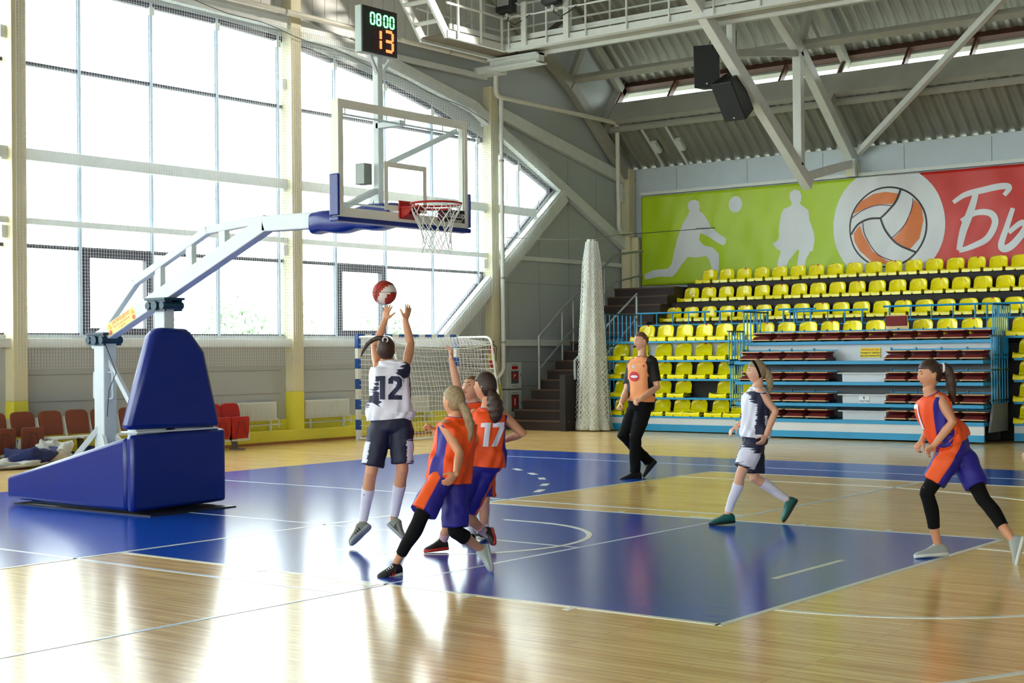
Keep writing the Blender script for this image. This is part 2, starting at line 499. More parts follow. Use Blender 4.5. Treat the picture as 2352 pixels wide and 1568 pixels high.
for bi, (b0, b1) in enumerate(bays):
    w = thing('window_%d' % (bi + 1), None, None, (WX, (b0 + b1) / 2, 2.05), kind='structure')
    cy = [b0] + [y for y in ys if b0 + 0.2 < y < b1 - 0.2] + [b1]
    for i in range(len(cy) - 1):
        for j in range(4):
            c = clip([(cy[i], zs[j]), (cy[i + 1], zs[j]), (cy[i + 1], zs[j + 1]), (cy[i], zs[j + 1])], WIN)
            if len(c) < 3: continue
            b = MB(); b.poly([(WX, y, z) for y, z in c]); b.build('pane', GL, w)
    for y in ys:
        if not (b0 - 0.02 <= y <= b1 - 0.05): continue
        zt, zb = ztop(y), zbot(y)
        if zt - zb < 0.3: continue
        b = MB(); b.box(WX - 0.04, WX + 0.05, y - 0.045, y + 0.045, zb, zt); b.box(WX + 0.05, WX + 0.075, y - 0.028, y + 0.028, zb, zt)
        b.build('mullion', ALU, w)
        b = MB(); b.box(WX + 0.06, WX + 0.10, y - 0.05, y + 0.05, zt - 0.22, zt - 0.08); b.build('bracket', WHITE, w)
    for z in (3.50, 6.48):
        y0 = max(b0, -18); y1 = min(b1, 18.0 if z > 5.7 else 15.6)
        if z > 6: y1 = min(y1, 15.7)
        if y1 > y0:
            b = MB(); b.box(WX - 0.04, WX + 0.06, y0, y1, z - 0.03, z + 0.03); b.build('transom', DARKF, w)
    # dark frame along head, jamb and foot
    pts = [(y, z) for y, z in sorted(TOPR) if b0 < y < b1]
    pts = [(b0, ztop(b0))] + pts + [(min(b1, 18.14), ztop(min(b1, 18.14)))]
    b = MB()
    for (y0, z0), (y1, z1) in zip(pts, pts[1:]): b.bar((WX + 0.02, y0, z0 + 0.01), (WX + 0.02, y1, z1 + 0.01), 0.1, 0.2)
    b.build('head_frame', DARKF, w)
    e1 = min(b1, 13.85)
    if e1 > b0:
        b = MB(); b.box(WX - 0.05, WX + 0.06, max(b0, -13.85), e1, 1.99, 2.08); b.build('foot_frame', DARKF, w)
    if b1 > 13.85:
        s0 = max(b0, 13.85); s1 = min(b1, 18.14)
        b = MB(); b.bar((WX + 0.01, s0, zbot(s0)), (WX + 0.01, s1, zbot(s1)), 0.1, 0.11); b.build('jamb_frame', DARKF, w)
    for (a0, a1) in ((4.75, 6.17), (10.79, 12.19)):
        if b0 < a0 < b1:
            fr_ = MB()
            for (p, q_, r, s_) in ((a0, a0 + 0.12, 2.171, 3.359), (a1 - 0.12, a1, 2.171, 3.359), (a0, a1, 2.05, 2.17), (a0, a1, 3.36, 3.5)):
                fr_.box(WX - 0.03, WX + 0.09, p, q_, r, s_)
            sash = fr_.build('opening_sash', DARKF, w)
            b = MB(); b.box(WX + 0.09, WX + 0.12, a1 - 0.1, a1 - 0.06, 2.65, 2.8); b.build('handle', WHITE, sash)
    for z0, z1, nm in ((4.88, 5.07, 'rail'), (3.84, 3.94, 'rail')):
        y0 = b0 + 0.3; y1 = b1 if b1 < 16 else (17.3 if z0 > 4 else 21.0)
        b = MB(); b.box(-10.5, -10.40, y0, y1, z0, z1); b.build(nm, WHITE, w, bevel=0.006)

# slanted white beam along the lower right edge of the glazing
t = thing('slanted_beam', 'white slanted steel beam along the lower right edge of the big window', 'beam', (-10.4, 13.6, 2.0))
mb = MB(); mb.bar((-10.4, 13.75, 1.95), (-10.4, 18.28, 5.52), 0.16, 0.2); mb.build('web', WHITE, t, bevel=0.01)
mb = MB(); mb.bar((-10.32, 13.82, 1.9), (-10.32, 18.36, 5.45), 0.06, 0.3); mb.build('flange', WHITE, t, bevel=0.01)
t = thing('arched_beam', 'white bent steel beam following the top of the big window down to the corner', 'beam', (-10.4, 4.0, 8.0))
ap = [(3.5, 8.14), (9.6, 8.07), (12.1, 7.78), (15.0, 7.18), (15.95, 6.72), (18.2, 5.70), (21.0, 4.42)]
for (a, za), (b_, zb) in zip(ap, ap[1:]):
    mb = MB(); mb.bar((-10.4, a, za), (-10.4, b_, zb), 0.16, 0.26); mb.build('segment', WHITE, t, bevel=0.01)
t = thing('inclined_brace', 'white inclined steel brace on the dark grey wall above the stairs', 'beam', (-10.4, 15.7, 7.0))
mb = MB(); mb.bar((-10.4, 15.7, 7.2), (-10.4, 21.0, 6.1), 0.14, 0.28); mb.build('tube', WHITE, t, bevel=0.01)
mb = MB(); mb.box(-10.5, -10.36, 20.9, 21.1, 5.9, 6.3); mb.build('end_plate', WHITE, t)
t = thing('girt_rail', 'thin white rail under the ceiling pipe above the big window', 'beam', (-10.35, 3.5, 7.9))
mb = MB(); mb.box(-10.4, -10.28, 3.5, 9.3, 8.13, 8.24); mb.build('bar', WHITE, t)
mb = MB(); mb.box(-10.4, -10.28, 9.6, 15.35, 7.83, 7.94); mb.build('bar', WHITE, t)

# columns
clab = ['cream column at the left edge of the big window, far left', 'cream column with yellow foot in the middle of the big window',
        'cream column with yellow foot beside the white drainpipe']
for i, y in enumerate(COLY):
    lab = {2: clab[0], 3: clab[1], 4: clab[2]}.get(i, 'cream column of the window wall beyond the left edge, number %d' % (i + 1))
    t = thing('column', lab, 'column', (-10.43, y + 0.14, 0), 'columns of the window wall')
    ztp = 8.3 if i < 4 else 7.7
    if i == 3: ztp = 10.5
    if i == 2: ztp = 10.5
    mb = MB(); mb.box(-10.58, -10.28, y, y + 0.27, 0.98, ztp); mb.build('shaft', CREAM, t, bevel=0.012)
    mb = MB(); mb.box(-10.582, -10.278, y - 0.002, y + 0.272, 0.0, 0.98); mb.build('painted_foot', YEL, t, bevel=0.012)
    for z in (6.9, 4.95, 3.7):
        mb = MB(); mb.box(-10.5, -10.42, y - 0.1, y, z - 0.1, z + 0.1); mb.build('bracket', WHITE, t)
t = thing('column', 'cream corner column between the grey wall and the green banner', 'column', (-10.2, 21.1, 0), 'columns of the window wall')
mb = MB(); mb.box(-10.45, -10.2, 20.95, 21.25, 0, 6.35); mb.build('shaft', CREAM, t, bevel=0.012)
mb = MB(); mb.box(-10.2, -10.0, 21.05, 21.2, 3.0, 4.6); mb.build('lower_casing', CREAM, t, bevel=0.012)
mb = MB(); mb.box(-10.46, -10.3, 20.8, 20.95, 5.5, 5.9); mb.build('bracket', WHITE, t)
t = thing('column', 'white steel column head beside the truss foot above the banner', 'column', (-4.2, 21.2, 3), 'columns of the window wall')
mb = MB(); mb.box(-4.32, -4.05, 21.1, 21.29, 5.66, 6.0); mb.build('shaft', CREAM, t, bevel=0.01)
mb = MB(); mb.box(-4.12, -4.05, 21.0, 21.12, 5.65, 6.05); mb.build('bolt_plate', WHITE, t)

# pipes
PIPE = mat('pale_pipe_paint', (226, 222, 210), 0.45, var=0.06, vscale=4)
def round_path(pts, r=0.12, n=5):
    pts = [V(p) for p in pts]; out = [pts[0]]
    for i in range(1, len(pts) - 1):
        a = (pts[i - 1] - pts[i]); b = (pts[i + 1] - pts[i]); rr = min(r, a.length / 2, b.length / 2)
        p0 = pts[i] + a.normalized() * rr; p1 = pts[i] + b.normalized() * rr
        for k in range(n + 1):
            s = k / n; out.append(p0 * (1 - s) ** 2 + pts[i] * 2 * s * (1 - s) + p1 * s * s)
    out.append(pts[-1]); return out
t = thing('heating_pipe', 'pale round pipe running above the window then down and along the grey wall', 'pipe', (-10.1, 3.0, 8.2))
mb = MB(); mb.tube(round_path([(-10.1, -6, 8.24), (-10.1, 15.42, 8.19), (-10.1, 15.42, 7.45), (-10.1, 20.3, 7.42), (-10.1, 20.33, 4.7), (-10.1, 21.0, 4.66)], 0.16), 0.055, 12)
mb.build('pipe_run', PIPE, t, smooth=True)
for y in (4.2, 6.6, 9.0, 11.4, 13.8):
    mb = MB(); mb.box(-10.3, -10.08, y, y + 0.03, 8.16, 8.2); mb.tube([(-10.1, y, 8.2), (-10.1, y + 0.03, 8.2)], 0.065, 12); mb.build('clip', GREYST, t)
t = thing('drainpipe', 'white vertical drainpipe beside the cream column left of the stairs', 'pipe', (-10.15, 15.7, 1.2))
mb = MB(); mb.tube(round_path([(-10.15, 15.67, 7.42), (-10.15, 15.67, 1.25), (-10.32, 15.55, 1.08)], 0.12), 0.05, 12); mb.build('pipe_run', WHITE, t, smooth=True)
for z in (6.0, 3.35, 1.9):
    mb = MB(); mb.tube([(-10.15, 15.67, z), (-10.15, 15.67, z + 0.05)], 0.062, 12); mb.build('clip', GREYST, t)

# protective net hung in front of the window wall
NETM = mat('white_net_cord', (226, 230, 234), 0.8, var=0.02)
mb = MB()
step = 0.055
y = 3.3
while y < 17.6:
    zt = min(8.0, ztop(min(y, 18)) + 0.35); zb = 1.5 if y < 15.0 else zbot(y) - 0.45
    mb.bar((-10.24 + 0.02 * math.sin(y * 1.7), y, zb), (-10.24, y, zt), 0.0036, 0.0036); y += step
z = 1.5
while z < 8.0:
    y1 = 15.3
    for k in range(400):
        yy = 17.6 - k * 0.02
        if z < min(8.0, ztop(yy) + 0.35) and z > (zbot(yy) - 0.45 if yy > 15 else 0.3): y1 = yy; break
    mb.bar((-10.24, 3.3, z), (-10.24, y1, z), 0.0036, 0.0036); z += step
net = mb.build('protective_net', NETM, origin=(-10.24, 9, 0.3), fix=False)
tag(net, 'fine white protective net hung over the whole big window', 'net')
mb = MB()
mb.tube([(-10.22, 3.3, 8.15)] + [(-10.22, 3.3 + i * 0.4, 8.15 - 0.03 * math.sin(i * 1.3) - 0.0028 * i * i * 0.5) for i in range(1, 31)], 0.008, 5)
o = mb.build('net_cable', mat('dark_cable', (90, 86, 78), 0.6), origin=(-10.22, 9, 8)); tag(o, 'thin sagging steel cable carrying the window net', 'cable')

# ================================================================ BACK WALL AND ROOF
mb = MB(); mb.box(-10.6, 32, 21.3, 21.5, 0, 6.35)
wb = tstruct('wall_back', mb, mat('pale_blue_wall_panel', (196, 208, 216), 0.45, var=0.03))
mb = MB(); mb.box(-10.0, 32, 21.16, 21.3, 5.66, 5.74); mb.build('banner_rail', WHITE, wb)
for x in range(-9, 8, 2):
    mb = MB(); mb.box(x, x + 0.012, 21.294, 21.306, 5.74, 6.3); mb.build('panel_joint', DARKJ, wb)

c0 = V((0, 21.2, 6.05)); c1 = V((0, 18.57, 8.18)); c2 = V((0, 14.2, 10.7))
d1 = (c1 - c0).normalized(); n1 = V((0, -d1.z, d1.y)); n1 = V((0, d1.z, -d1.y)) if n1.z < 0 else V((0, d1.z, -d1.y))
if n1.z < 0: n1 = -n1
d2 = (c2 - c1).normalized(); n2 = V((0, d2.z, -d2.y))
if n2.z < 0: n2 = -n2
def sec(s, o, x=0.0):
    L1 = (c1 - c0).length
    p = (c0 + d1 * s + n1 * o) if s <= L1 else (c1 + d2 * (s - L1) + (n1 + n2).normalized() * o if s < L1 + 0.01 else c1 + d2 * (s - L1) + n2 * o)
    return V((x, p.y, p.z))
DECK = mat('galvanised_corrugated_deck', (150, 150, 140), 0.42, 0.25, var=0.08, vscale=1.2)
def deck(name, ss, off, x0, x1, pitch=0.27):
    prof = []; x = x0
    while x < x1:
        prof += [(x, 0), (x + pitch * 0.32, 0), (x + pitch * 0.5, 0.06), (x + pitch * 0.82, 0.06)]; x += pitch
    b = MB(); n = len(prof); k = 0
    for s in ss:
        for (px, h) in prof: b.v.append(sec(s, off + h, px))
    for i in range(len(ss) - 1):
        for j in range(n - 1):
            b.face((i * n + j, i * n + j + 1, (i + 1) * n + j + 1, (i + 1) * n + j))
    o = b.build(name, DECK, fix=False)
    so = o.modifiers.new('thickness', 'SOLIDIFY'); so.thickness = 0.04
    return o
cl = deck('ceiling', [-0.75, 1.72], 0.42, -10.5, 14); cl['kind'] = 'structure'
cu = deck('ceiling', [1.35, 3.38, 3.40, 8.5], 1.78, -10.5, 14); cu['kind'] = 'structure'
mb = MB(); p = sec(8.3, 1.85)  # unseen rest of the roof, a plain deck put in to block sky light
mb.box(-10.6, 32, -p.y, p.y, p.z, p.z + 0.15)
mb.prism([(14, 21.6, 6.2), (14, p.y, p.z), (14, p.y, p.z + 0.2), (14, 21.6, 6.4)], (18, 0, 0))
tstruct('ceiling', mb, DECK)
mb = MB(); mb.prism([(-10.6, -21.6, 6.2), (-10.6, -p.y, p.z), (-10.6, -p.y, p.z + 0.2), (-10.6, -21.6, 6.4)], (42, 0, 0)); tstruct('ceiling', mb, DECK)
# upper part of the gable wall between chord and raised roof
mb = MB(); mb.prism([sec(-0.4, -0.3, -10.62), sec(-0.4, 0.44, -10.62), sec(1.66, 0.44, -10.62), sec(1.66, 1.8, -10.62), sec(3.38, 1.8, -10.62), sec(8.4, 1.85, -10.62), sec(8.4, -1.0, -10.62)], (0.1, 0, 0))
tstruct('wall_gable', mb, WALL)

# unseen walls behind the camera, added to cut ambient; open band for frontal light
mb = MB(); mb.box(-10.6, 32, -21.6, -21.4, 0, 2.2); tstruct('wall_front', mb, WALL)
for i in range(8):
    mb = MB(); mb.box(-10.6 + i * 6.05, -10.35 + i * 6.05, -21.6, -21.4, 2.2, 6.4); tstruct('wall_front', mb, CREAM)
mb = MB(); mb.box(32, 32.2, -21.6, 21.5, 0, 12.5); tstruct('wall_right', mb, WALL)
# clerestory strip
cw = thing('window_7', None, None, sec(1.66, 1.0, -10.3), kind='structure')
def quadbar(name, m, s0, s1, o0, o1, x0=-10.45, x1=14, parent=cw):
    b = MB(); b.prism([sec(s0, o0, x0), sec(s1, o0, x0), sec(s1, o1, x0), sec(s0, o1, x0)], (x1 - x0, 0, 0)); return b.build(name, m, parent)
quadbar('upstand', GREYST, 1.60, 1.74, 0.40, 0.98)
quadbar('foot_frame', GREYST, 1.58, 1.76, 0.98, 1.04)
quadbar('head_frame', BROWNF, 1.60, 1.74, 1.62, 1.80)
b = MB(); b.prism([sec(1.56, 0.4, -10.56), sec(1.78, 0.4, -10.56), sec(1.78, 1.8, -10.56), sec(1.56, 1.8, -10.56)], (0.28, 0, 0)); b.build('end_filler', GREYST, cw)  # added block closing the gap where sky light leaked at the gable end
xs = [-10.3 + i * 1.52 for i in range(17)]
for x in xs:
    b = MB(); b.prism([sec(1.60, 1.0, x), sec(1.74, 1.0, x), sec(1.74, 1.7, x), sec(1.60, 1.7, x)], (0.06, 0, 0)); b.build('mullion', BROWNF, cw)
    b = MB(); b.poly([sec(1.67, 1.04, x + 0.06), sec(1.67, 1.04, x + 1.52), sec(1.67, 1.64, x + 1.52), sec(1.67, 1.64, x + 0.06)]); b.build('pane', GL, cw)
# purlins along the hall
for s, o, w_, h_, lab in ((0.0, 0.30, 0.12, 0.13, 'grey purlin at the eaves above the banner rail'), (1.50, 0.33, 0.12, 0.11, 'grey purlin under the high window strip'),
                          (3.35, 0.20, 0.16, 0.16, 'white purlin joining the trusses above the high window strip'), (1.5, 1.66, 0.14, 0.18, 'grey purlin over the high window strip'),
                          (3.2, 1.68, 0.14, 0.16, 'grey purlin under the raised corrugated roof'), (5.4, 1.66, 0.14, 0.16, 'grey purlin high under the corrugated roof near the top edge')):
    b = MB(); b.bar(sec(s, o, -10.4), sec(s, o, 14), w_, h_, upv=n1); ob = b.build('purlin', GREYST, origin=sec(s, o, -10.4), bevel=0.008); tag(ob, lab, 'purlin', 'roof purlins')
# trusses
def truss(x, lab, low=True, full=True):
    t = thing('roof_truss', lab, 'truss', (x, 21.2, 5.3), 'roof trusses')
    def P(y, z): return (x, y, z)
    mb = MB(); mb.bar(P(21.25, 6.0), P(18.57, 8.18), 0.2, 0.26, upv=n1); mb.bar(P(18.6, 8.15), P(13.0, 11.4), 0.2, 0.26, upv=n2); mb.build('top_chord', WHITE if low else GREYST, t, bevel=0.01)
    mb = MB(); mb.bar(sec(1.64, -0.05, x), sec(1.64, 1.66, x), 0.14, 0.16, upv=d1); mb.build('strut', GREYST, t, bevel=0.01)
    mb = MB(); mb.bar(sec(3.4, 0.1, x), sec(3.4, 1.7, x), 0.14, 0.16, upv=d1); mb.build('strut', GREYST, t, bevel=0.01)
    mb = MB(); mb.bar(sec(1.5, 1.55, x), sec(3.35, 1.55, x), 0.16, 0.2, upv=n1); mb.bar(sec(3.42, 1.55, x), sec(7, 1.55, x), 0.16, 0.2, upv=n2); mb.build('upper_rafter', GREYST, t, bevel=0.01)
    if low:
        mb = MB(); mb.bar(P(18.95, 5.28), P(11.0, 10.6), 0.2, 0.26, upv=(0, 0.55, 0.83)); mb.build('bottom_chord', WHITE, t, bevel=0.01)
        mb = MB(); mb.bar(P(18.52, 5.66), P(18.52, 8.12), 0.17, 0.2); mb.build('post', WHITE, t, bevel=0.01)
        mb = MB(); mb.bar(P(18.8, 5.45), P(21.2, 5.98), 0.16, 0.18); mb.build('strut', WHITE, t, bevel=0.01)
        mb = MB(); mb.bar(P(15.6, 7.6), P(15.6, 9.8), 0.14, 0.14); mb.build('post', WHITE, t, bevel=0.01)
        mb = MB(); mb.bar(P(18.5, 8.1), P(15.6, 7.65), 0.12, 0.14); mb.build('strut', GREYST, t, bevel=0.01)
    return t
truss(-4.2, 'white box section roof truss reaching down over the green banner')
truss(-10.32, 'grey roof rafter along the end wall above the corner column', low=False)
for o_, a, b_, lab in ((0, (-4.0, 21.1, 6.2), (2.6, 16.8, 9.75), 'thin white diagonal roof brace rising to the right from the truss foot'),):
    mb = MB(); mb.bar(a, b_, 0.12, 0.14); ob = mb.build('roof_brace', WHITE, origin=a, bevel=0.008); tag(ob, lab, 'brace')
mb = MB(); mb.bar((-10.3, 17.2, 8.95), (-9.6, 17.6, 9.6), 0.06, 0.12); ob = mb.build('gusset_brace', mat('dark_steel', (70, 66, 56), 0.5, 0.3), origin=(-10.3, 17.2, 8.95)); tag(ob, 'short dark steel brace on the rafter of the end wall', 'brace')
for i, x in enumerate((-9.4, -8.7)):
    mb = MB(); mb.bar(sec(-0.3, 0.36, x), sec(1.45, 0.36, x), 0.05, 0.06, upv=n1)
    ob = mb.build('deck_strip', WHITE, origin=sec(-0.3, 0.36, x)); tag(ob, ['thin pale strip under the lower roof nearest the corner', 'thin pale strip under the lower roof with the second junction box'][i], 'strip', 'strips under the lower roof')
    mb = MB(); p = sec(0.75, 0.33, x); mb.box(p.x + 0.03, p.x + 0.2, p.y - 0.16, p.y + 0.16, p.z - 0.16, p.z + 0.16); mb2 = MB()
    mb2.prism([sec(0.6, 0.28, x + 0.04), sec(0.95, 0.28, x + 0.04), sec(0.95, 0.38, x + 0.04), sec(0.6, 0.38, x + 0.04)], (0.16, 0, 0)); mb2.build('junction_box', WHITE, ob)

# ================================================================ CATWALK
CW = thing('catwalk', 'white steel service catwalk with railings under the roof', 'catwalk', (-9.0, 14.35, 8.13))
def cpart(name, m=WHITE, parent=CW):
    return lambda b, bev=0.0: b.build(name, m, parent, bevel=bev)
mb = MB(); mb.box(-9.0, 14, 14.33, 14.41, 8.15, 8.28); mb.box(-9.0, 14, 14.325, 14.5, 8.13, 8.1499); cpart('front_channel')(mb)
mb = MB(); mb.box(-9.0, 14, 15.1, 15.18, 8.13, 8.28); cpart('rear_channel')(mb)
mb = MB(); mb.box(-9.0, 14, 14.41, 15.1, 8.2, 8.23); cpart('walk_plate', GREYST)(mb)
mb = MB(); mb.box(-9.05, -8.97, 12.45, 14.4, 8.13, 8.28); cpart('side_channel')(mb)
mb = MB(); mb.box(-9.75, -9.67, 12.45, 15.1, 8.13, 8.28); cpart('side_channel')(mb)
mb = MB(); mb.box(-9.67, -9.05, 12.45, 15.1, 8.19, 8.22); cpart('walk_plate', mat('brown_steel_plate', (110, 96, 74), 0.6))(mb)
mb = MB(); mb.box(-9.0, 14, 14.40, 14.44, 8.33, 8.44); mb.box(-9.0, 14, 14.38, 14.40, 8.38, 8.40); cpart('toe_board')(mb)
mb = MB(); mb.box(-9.07, -9.03, 12.6, 14.4, 8.33, 8.44); cpart('toe_board')(mb)
for i in range(20):
    x = -8.85 + i * 1.0
    mb = MB(); mb.tube([(x, 14.31, 8.16), (x, 14.31, 9.35)], 0.022, 8); cpart('baluster')(mb)
    mb = MB(); mb.tube([(x, 15.2, 8.16), (x, 15.2, 9.35)], 0.022, 8); cpart('baluster')(mb)
for y in (12.75, 13.5, 14.2):
    mb = MB(); mb.tube([(-8.95, y, 8.16), (-8.95, y, 9.35)], 0.028, 8); cpart('baluster')(mb)
    mb = MB(); mb.tube([(-9.77, y, 8.16), (-9.77, y, 9.35)], 0.022, 8); cpart('baluster')(mb)
for z in (8.82, 9.33):
    mb = MB(); mb.tube([(-9.0, 14.31, z), (14, 14.31, z)], 0.022, 8); cpart('handrail')(mb)
    mb = MB(); mb.tube([(-9.7, 15.2, z), (14, 15.2, z)], 0.022, 8); cpart('handrail')(mb)
    mb = MB(); mb.tube([(-8.95, 12.4, z), (-8.95, 14.3, z)], 0.028, 8); cpart('handrail')(mb)
    mb = MB(); mb.tube([(-9.77, 12.4, z), (-9.77, 15.2, z)], 0.022, 8); cpart('handrail')(mb)
for x in (-8.5, -7.4):
    mb = MB(); mb.box(x, x + 0.13, 14.28, 14.33, 8.18, 9.1); cpart('lamp_bracket')(mb)
mb = MB(); mb.box(-9.85, -8.5, 14.9, 15.1, 7.93, 8.14); mb.box(-9.85, -8.5, 14.8, 15.2, 8.10, 8.14); mb.box(-9.85, -8.5, 14.8, 15.2, 7.92, 7.95); cpart('cross_beam')(mb)
mb = MB(); mb.box(-10.4, -9.8, 15.0, 15.45, 7.9, 8.05); cpart('bearing')(mb)
# ship's ladder up from the catwalk
LD = thing('steep_ladder', 'white steep steel ladder rising from the catwalk above the shot clock', 'ladder', (-9.0, 12.45, 8.2))
for x in (-9.02, -9.68):
    mb = MB(); mb.bar((x, 12.5, 8.16), (x, 9.6, 11.7), 0.06, 0.18); mb.build('stringer', WHITE, LD, bevel=0.008)
for i in range(9):
    y = 12.25 - i * 0.29; z = 8.42 + i * 0.354
    mb = MB(); mb.box(-9.66, -9.04, y - 0.12, y + 0.08, z, z + 0.03); mb.build('tread', WHITE, LD)
mb = MB(); mb.tube([(-8.95, 12.6, 9.33), (-8.95, 12.3, 9.35), (-8.95, 10.2, 11.9)], 0.025, 8); mb.build('handrail', WHITE, LD, smooth=True)
# floodlights on the catwalk
BLK = mat('black_plastic', (22, 22, 24), 0.45, var=0.1)
LIT = mat('lit_floodlight_glass', (255, 250, 230), 0.3, emit=(255, 244, 214), estr=18)
REFL = mat('floodlight_reflector', (190, 196, 196), 0.2, 0.7)
def flood(x, lit, lab):
    t = thing('floodlight', lab, 'floodlight', (x, 14.1, 8.9), 'floodlights on the catwalk')
    mb = MB(); mb.prism([(x - 0.2, 14.18, 8.86), (x - 0.2, 13.98, 8.9), (x - 0.2, 14.02, 9.35), (x - 0.2, 14.22, 9.25)], (0.42, 0, 0)); mb.build('housing', BLK, t, bevel=0.015)
    mb = MB(); mb.prism([(x - 0.15, 13.985, 9.0), (x - 0.15, 13.965, 9.0), (x - 0.15, 13.99, 9.32), (x - 0.15, 14.01, 9.32)], (0.32, 0, 0)); mb.build('glass', LIT if lit else REFL, t)
    mb = MB(); mb.tube([(x - 0.23, 14.25, 9.05), (x - 0.23, 14.12, 9.05)], 0.015, 6); mb.tube([(x + 0.24, 14.25, 9.05), (x + 0.24, 14.12, 9.05)], 0.015, 6)
    mb.bar((x - 0.24, 14.25, 8.82), (x + 0.25, 14.25, 8.82), 0.04, 0.03); mb.bar((x, 14.3, 8.8), (x, 14.1, 8.84), 0.05, 0.05); mb.build('yoke', WHITE, t)
    mb = MB(); mb.tube([(x, 14.2, 8.86), (x + 0.02, 14.12, 8.72), (x + 0.15, 14.2, 8.62), (x + 0.3, 14.3, 8.72), (x + 0.5, 14.3, 8.82), (x + 1.0, 14.3, 8.85)], 0.012, 6); mb.build('cable', BLK, t, smooth=True)
    if lit:
        l = bpy.data.lights.new('flood_beam', 'SPOT'); l.energy = 900; l.spot_size = math.radians(120); l.color = (1.0, 0.93, 0.8); l.shadow_soft_size = 0.15
        lo = bpy.data.objects.new('flood_beam', l); COL.objects.link(lo); lo.parent = t; lo.location = (0, -0.2, 0.25)
        lo.rotation_euler = V((0.1, -0.75, -0.65)).to_track_quat('-Z', 'Y').to_euler()
flood(-8.75, False, 'black unlit floodlight on the catwalk corner')
flood(-7.55, True, 'glowing floodlight on the catwalk right of the unlit one')

# ================================================================ STAND
SBLUE = mat('sky_blue_steel', (30, 144, 196), 0.4, var=0.05)
SBLUED = mat('dark_teal_rail', (16, 84, 104), 0.45, var=0.05)
SWHITE = mat('pale_grey_board', (206, 210, 214), 0.5, var=0.03)
SDARK = mat('black_riser', (34, 30, 30), 0.7, var=0.15, bump=0.05)
SGREY = mat('grey_back_board', (116, 118, 122), 0.6, var=0.05)
BROWN = mat('dark_brown_stair', (44, 30, 26), 0.65, var=0.12, bump=0.05)

# fixed upper tiers
mb = MB()
mb.box(-7.94, 14, 18.36, 19.26, 0, 2.345)
mb.box(-7.94, 14, 19.26, 20.02, 0, 2.825)
mb.box(-7.94, 14, 20.02, 21.28, 0, 3.285)
st = mb.build('upper_tiers', SDARK, origin=(0, 19.5, 0)); tag(st, 'black stepped tiers carrying the top three rows of yellow seats', 'tier')
# retractable front stand (left) and its copy to the right of the maroon block
TZ = [0.31, 0.70, 1.09, 1.48, 1.88]
def front_stand(x0, x1, lab, hidden=False):
    t = thing('retractable_stand', lab, 'stand', ((x0 + x1) / 2, 16.3, 0), 'retractable stands')
    if not hidden:
        mb = MB(); mb.box(x0, x1, 15.84, 15.9, 0.02, 0.16); mb.build('kick_plate', SBLUE, t)
        mb = MB(); mb.box(x0, x1, 15.85, 15.9, 0.16, 0.30); mb.build('fascia_board', SWHITE, t)
    for k, z in enumerate(TZ):
        if hidden and k < 4: continue
        mb = MB(); mb.box(x0, x1, 15.84 + 0.012 * k, 16.6, z - 0.02, z + 0.02); mb.build('shelf', SBLUE, t)
        if k < 4:
            mb = MB(); mb.box(x0, x1, 16.32, 16.36, z + 0.02, TZ[k + 1] - 0.02); mb.build('back_board', SWHITE if k == 3 else SDARK, t)
    mb = MB(); mb.box(x0, x1, 16.61, 18.35, 1.80, 1.86); mb.build('walkway', SDARK, t)
    mb = MB(); mb.box(x0, x1, 16.5, 16.6, 0.02, 1.78); mb.build('rear_panel', SDARK, t)
    return t
front_stand(-7.5, -3.7, 'white and blue retractable stand with yellow seats left of the maroon block')
front_stand(-3.7, 1.3, 'retractable yellow seat stand hidden behind the maroon seat block', True)
front_stand(1.3, 14, 'retractable stand with yellow seats right of the maroon block')

# ---- yellow shell seat
YPL = mat('yellow_seat_plastic', (250, 234, 2), 0.16, coat=0.4, var=0.03)
REDT = mat('red_number_tag', (200, 36, 24), 0.5)
def seat_mesh():
    prof = [(-0.20, -0.005), (-0.205, 0.02), (-0.195, 0.042), (-0.15, 0.040), (-0.05, 0.028), (0.05, 0.025), (0.12, 0.035), (0.16, 0.07), (0.185, 0.13), (0.20, 0.20), (0.212, 0.26), (0.22, 0.30), (0.225, 0.325)]
    prof = catmull(prof, 2)
    N = len(prof); K = 12
    b = MB()
    def pt(i, j, off):
        y, z = prof[i]; s = i / (N - 1); u = -1 + 2 * j / K
        w = 0.20 if s < 0.55 else 0.195
        zz = z
        if z > 0.2:
            h = (z - 0.2) / 0.125
            w *= math.sqrt(max(0.0, 1 - (0.80 * h) ** 2.6)) if h < 1 else 0.45
        edge = abs(u) ** 3
        zz += 0.035 * edge * (1 if 0.2 < s < 0.6 else 0.3 * (s <= 0.2) * 0)
        yy = y - 0.05 * edge * (s > 0.55)
        return V((u * w, yy + off * (0.9 if s > 0.55 else 0.0), zz - off * (0.2 if s > 0.55 else 1.0)))
    for layer, off in ((0, 0.0), (1, 0.018)):
        for i in range(N):
            for j in range(K + 1): b.v.append(pt(i, j, off))
    W = K + 1; T = N * W
    for i in range(N - 1):
        for j in range(K):
            b.face((i * W + j, i * W + j + 1, (i + 1) * W + j + 1, (i + 1) * W + j))
            b.face((T + i * W + j, T + (i + 1) * W + j, T + (i + 1) * W + j + 1, T + i * W + j + 1))
    for i in range(N - 1):
        for j in (0, K):
            b.face((i * W + j, (i + 1) * W + j, T + (i + 1) * W + j, T + i * W + j))
    for j in range(K):
        b.face((j, j + 1, T + j + 1, T + j)); i = N - 1
        b.face((i * W + j, i * W + j + 1, T + i * W + j + 1, T + i * W + j))
    # thick front lip blocks
    b.box(-0.2, -0.02, -0.21, -0.15, -0.035, 0.022); b.box(0.02, 0.2, -0.21, -0.15, -0.035, 0.022); b.box(-0.19, 0.19, -0.2, 0.1, -0.012, 0.012)
    for v in b.v:
        if v.z > 0: v.z *= 0.95
    return b
sm = seat_mesh()
seat0 = thing('stadium_seat', 'x', 'seat', (0, 0, 0))
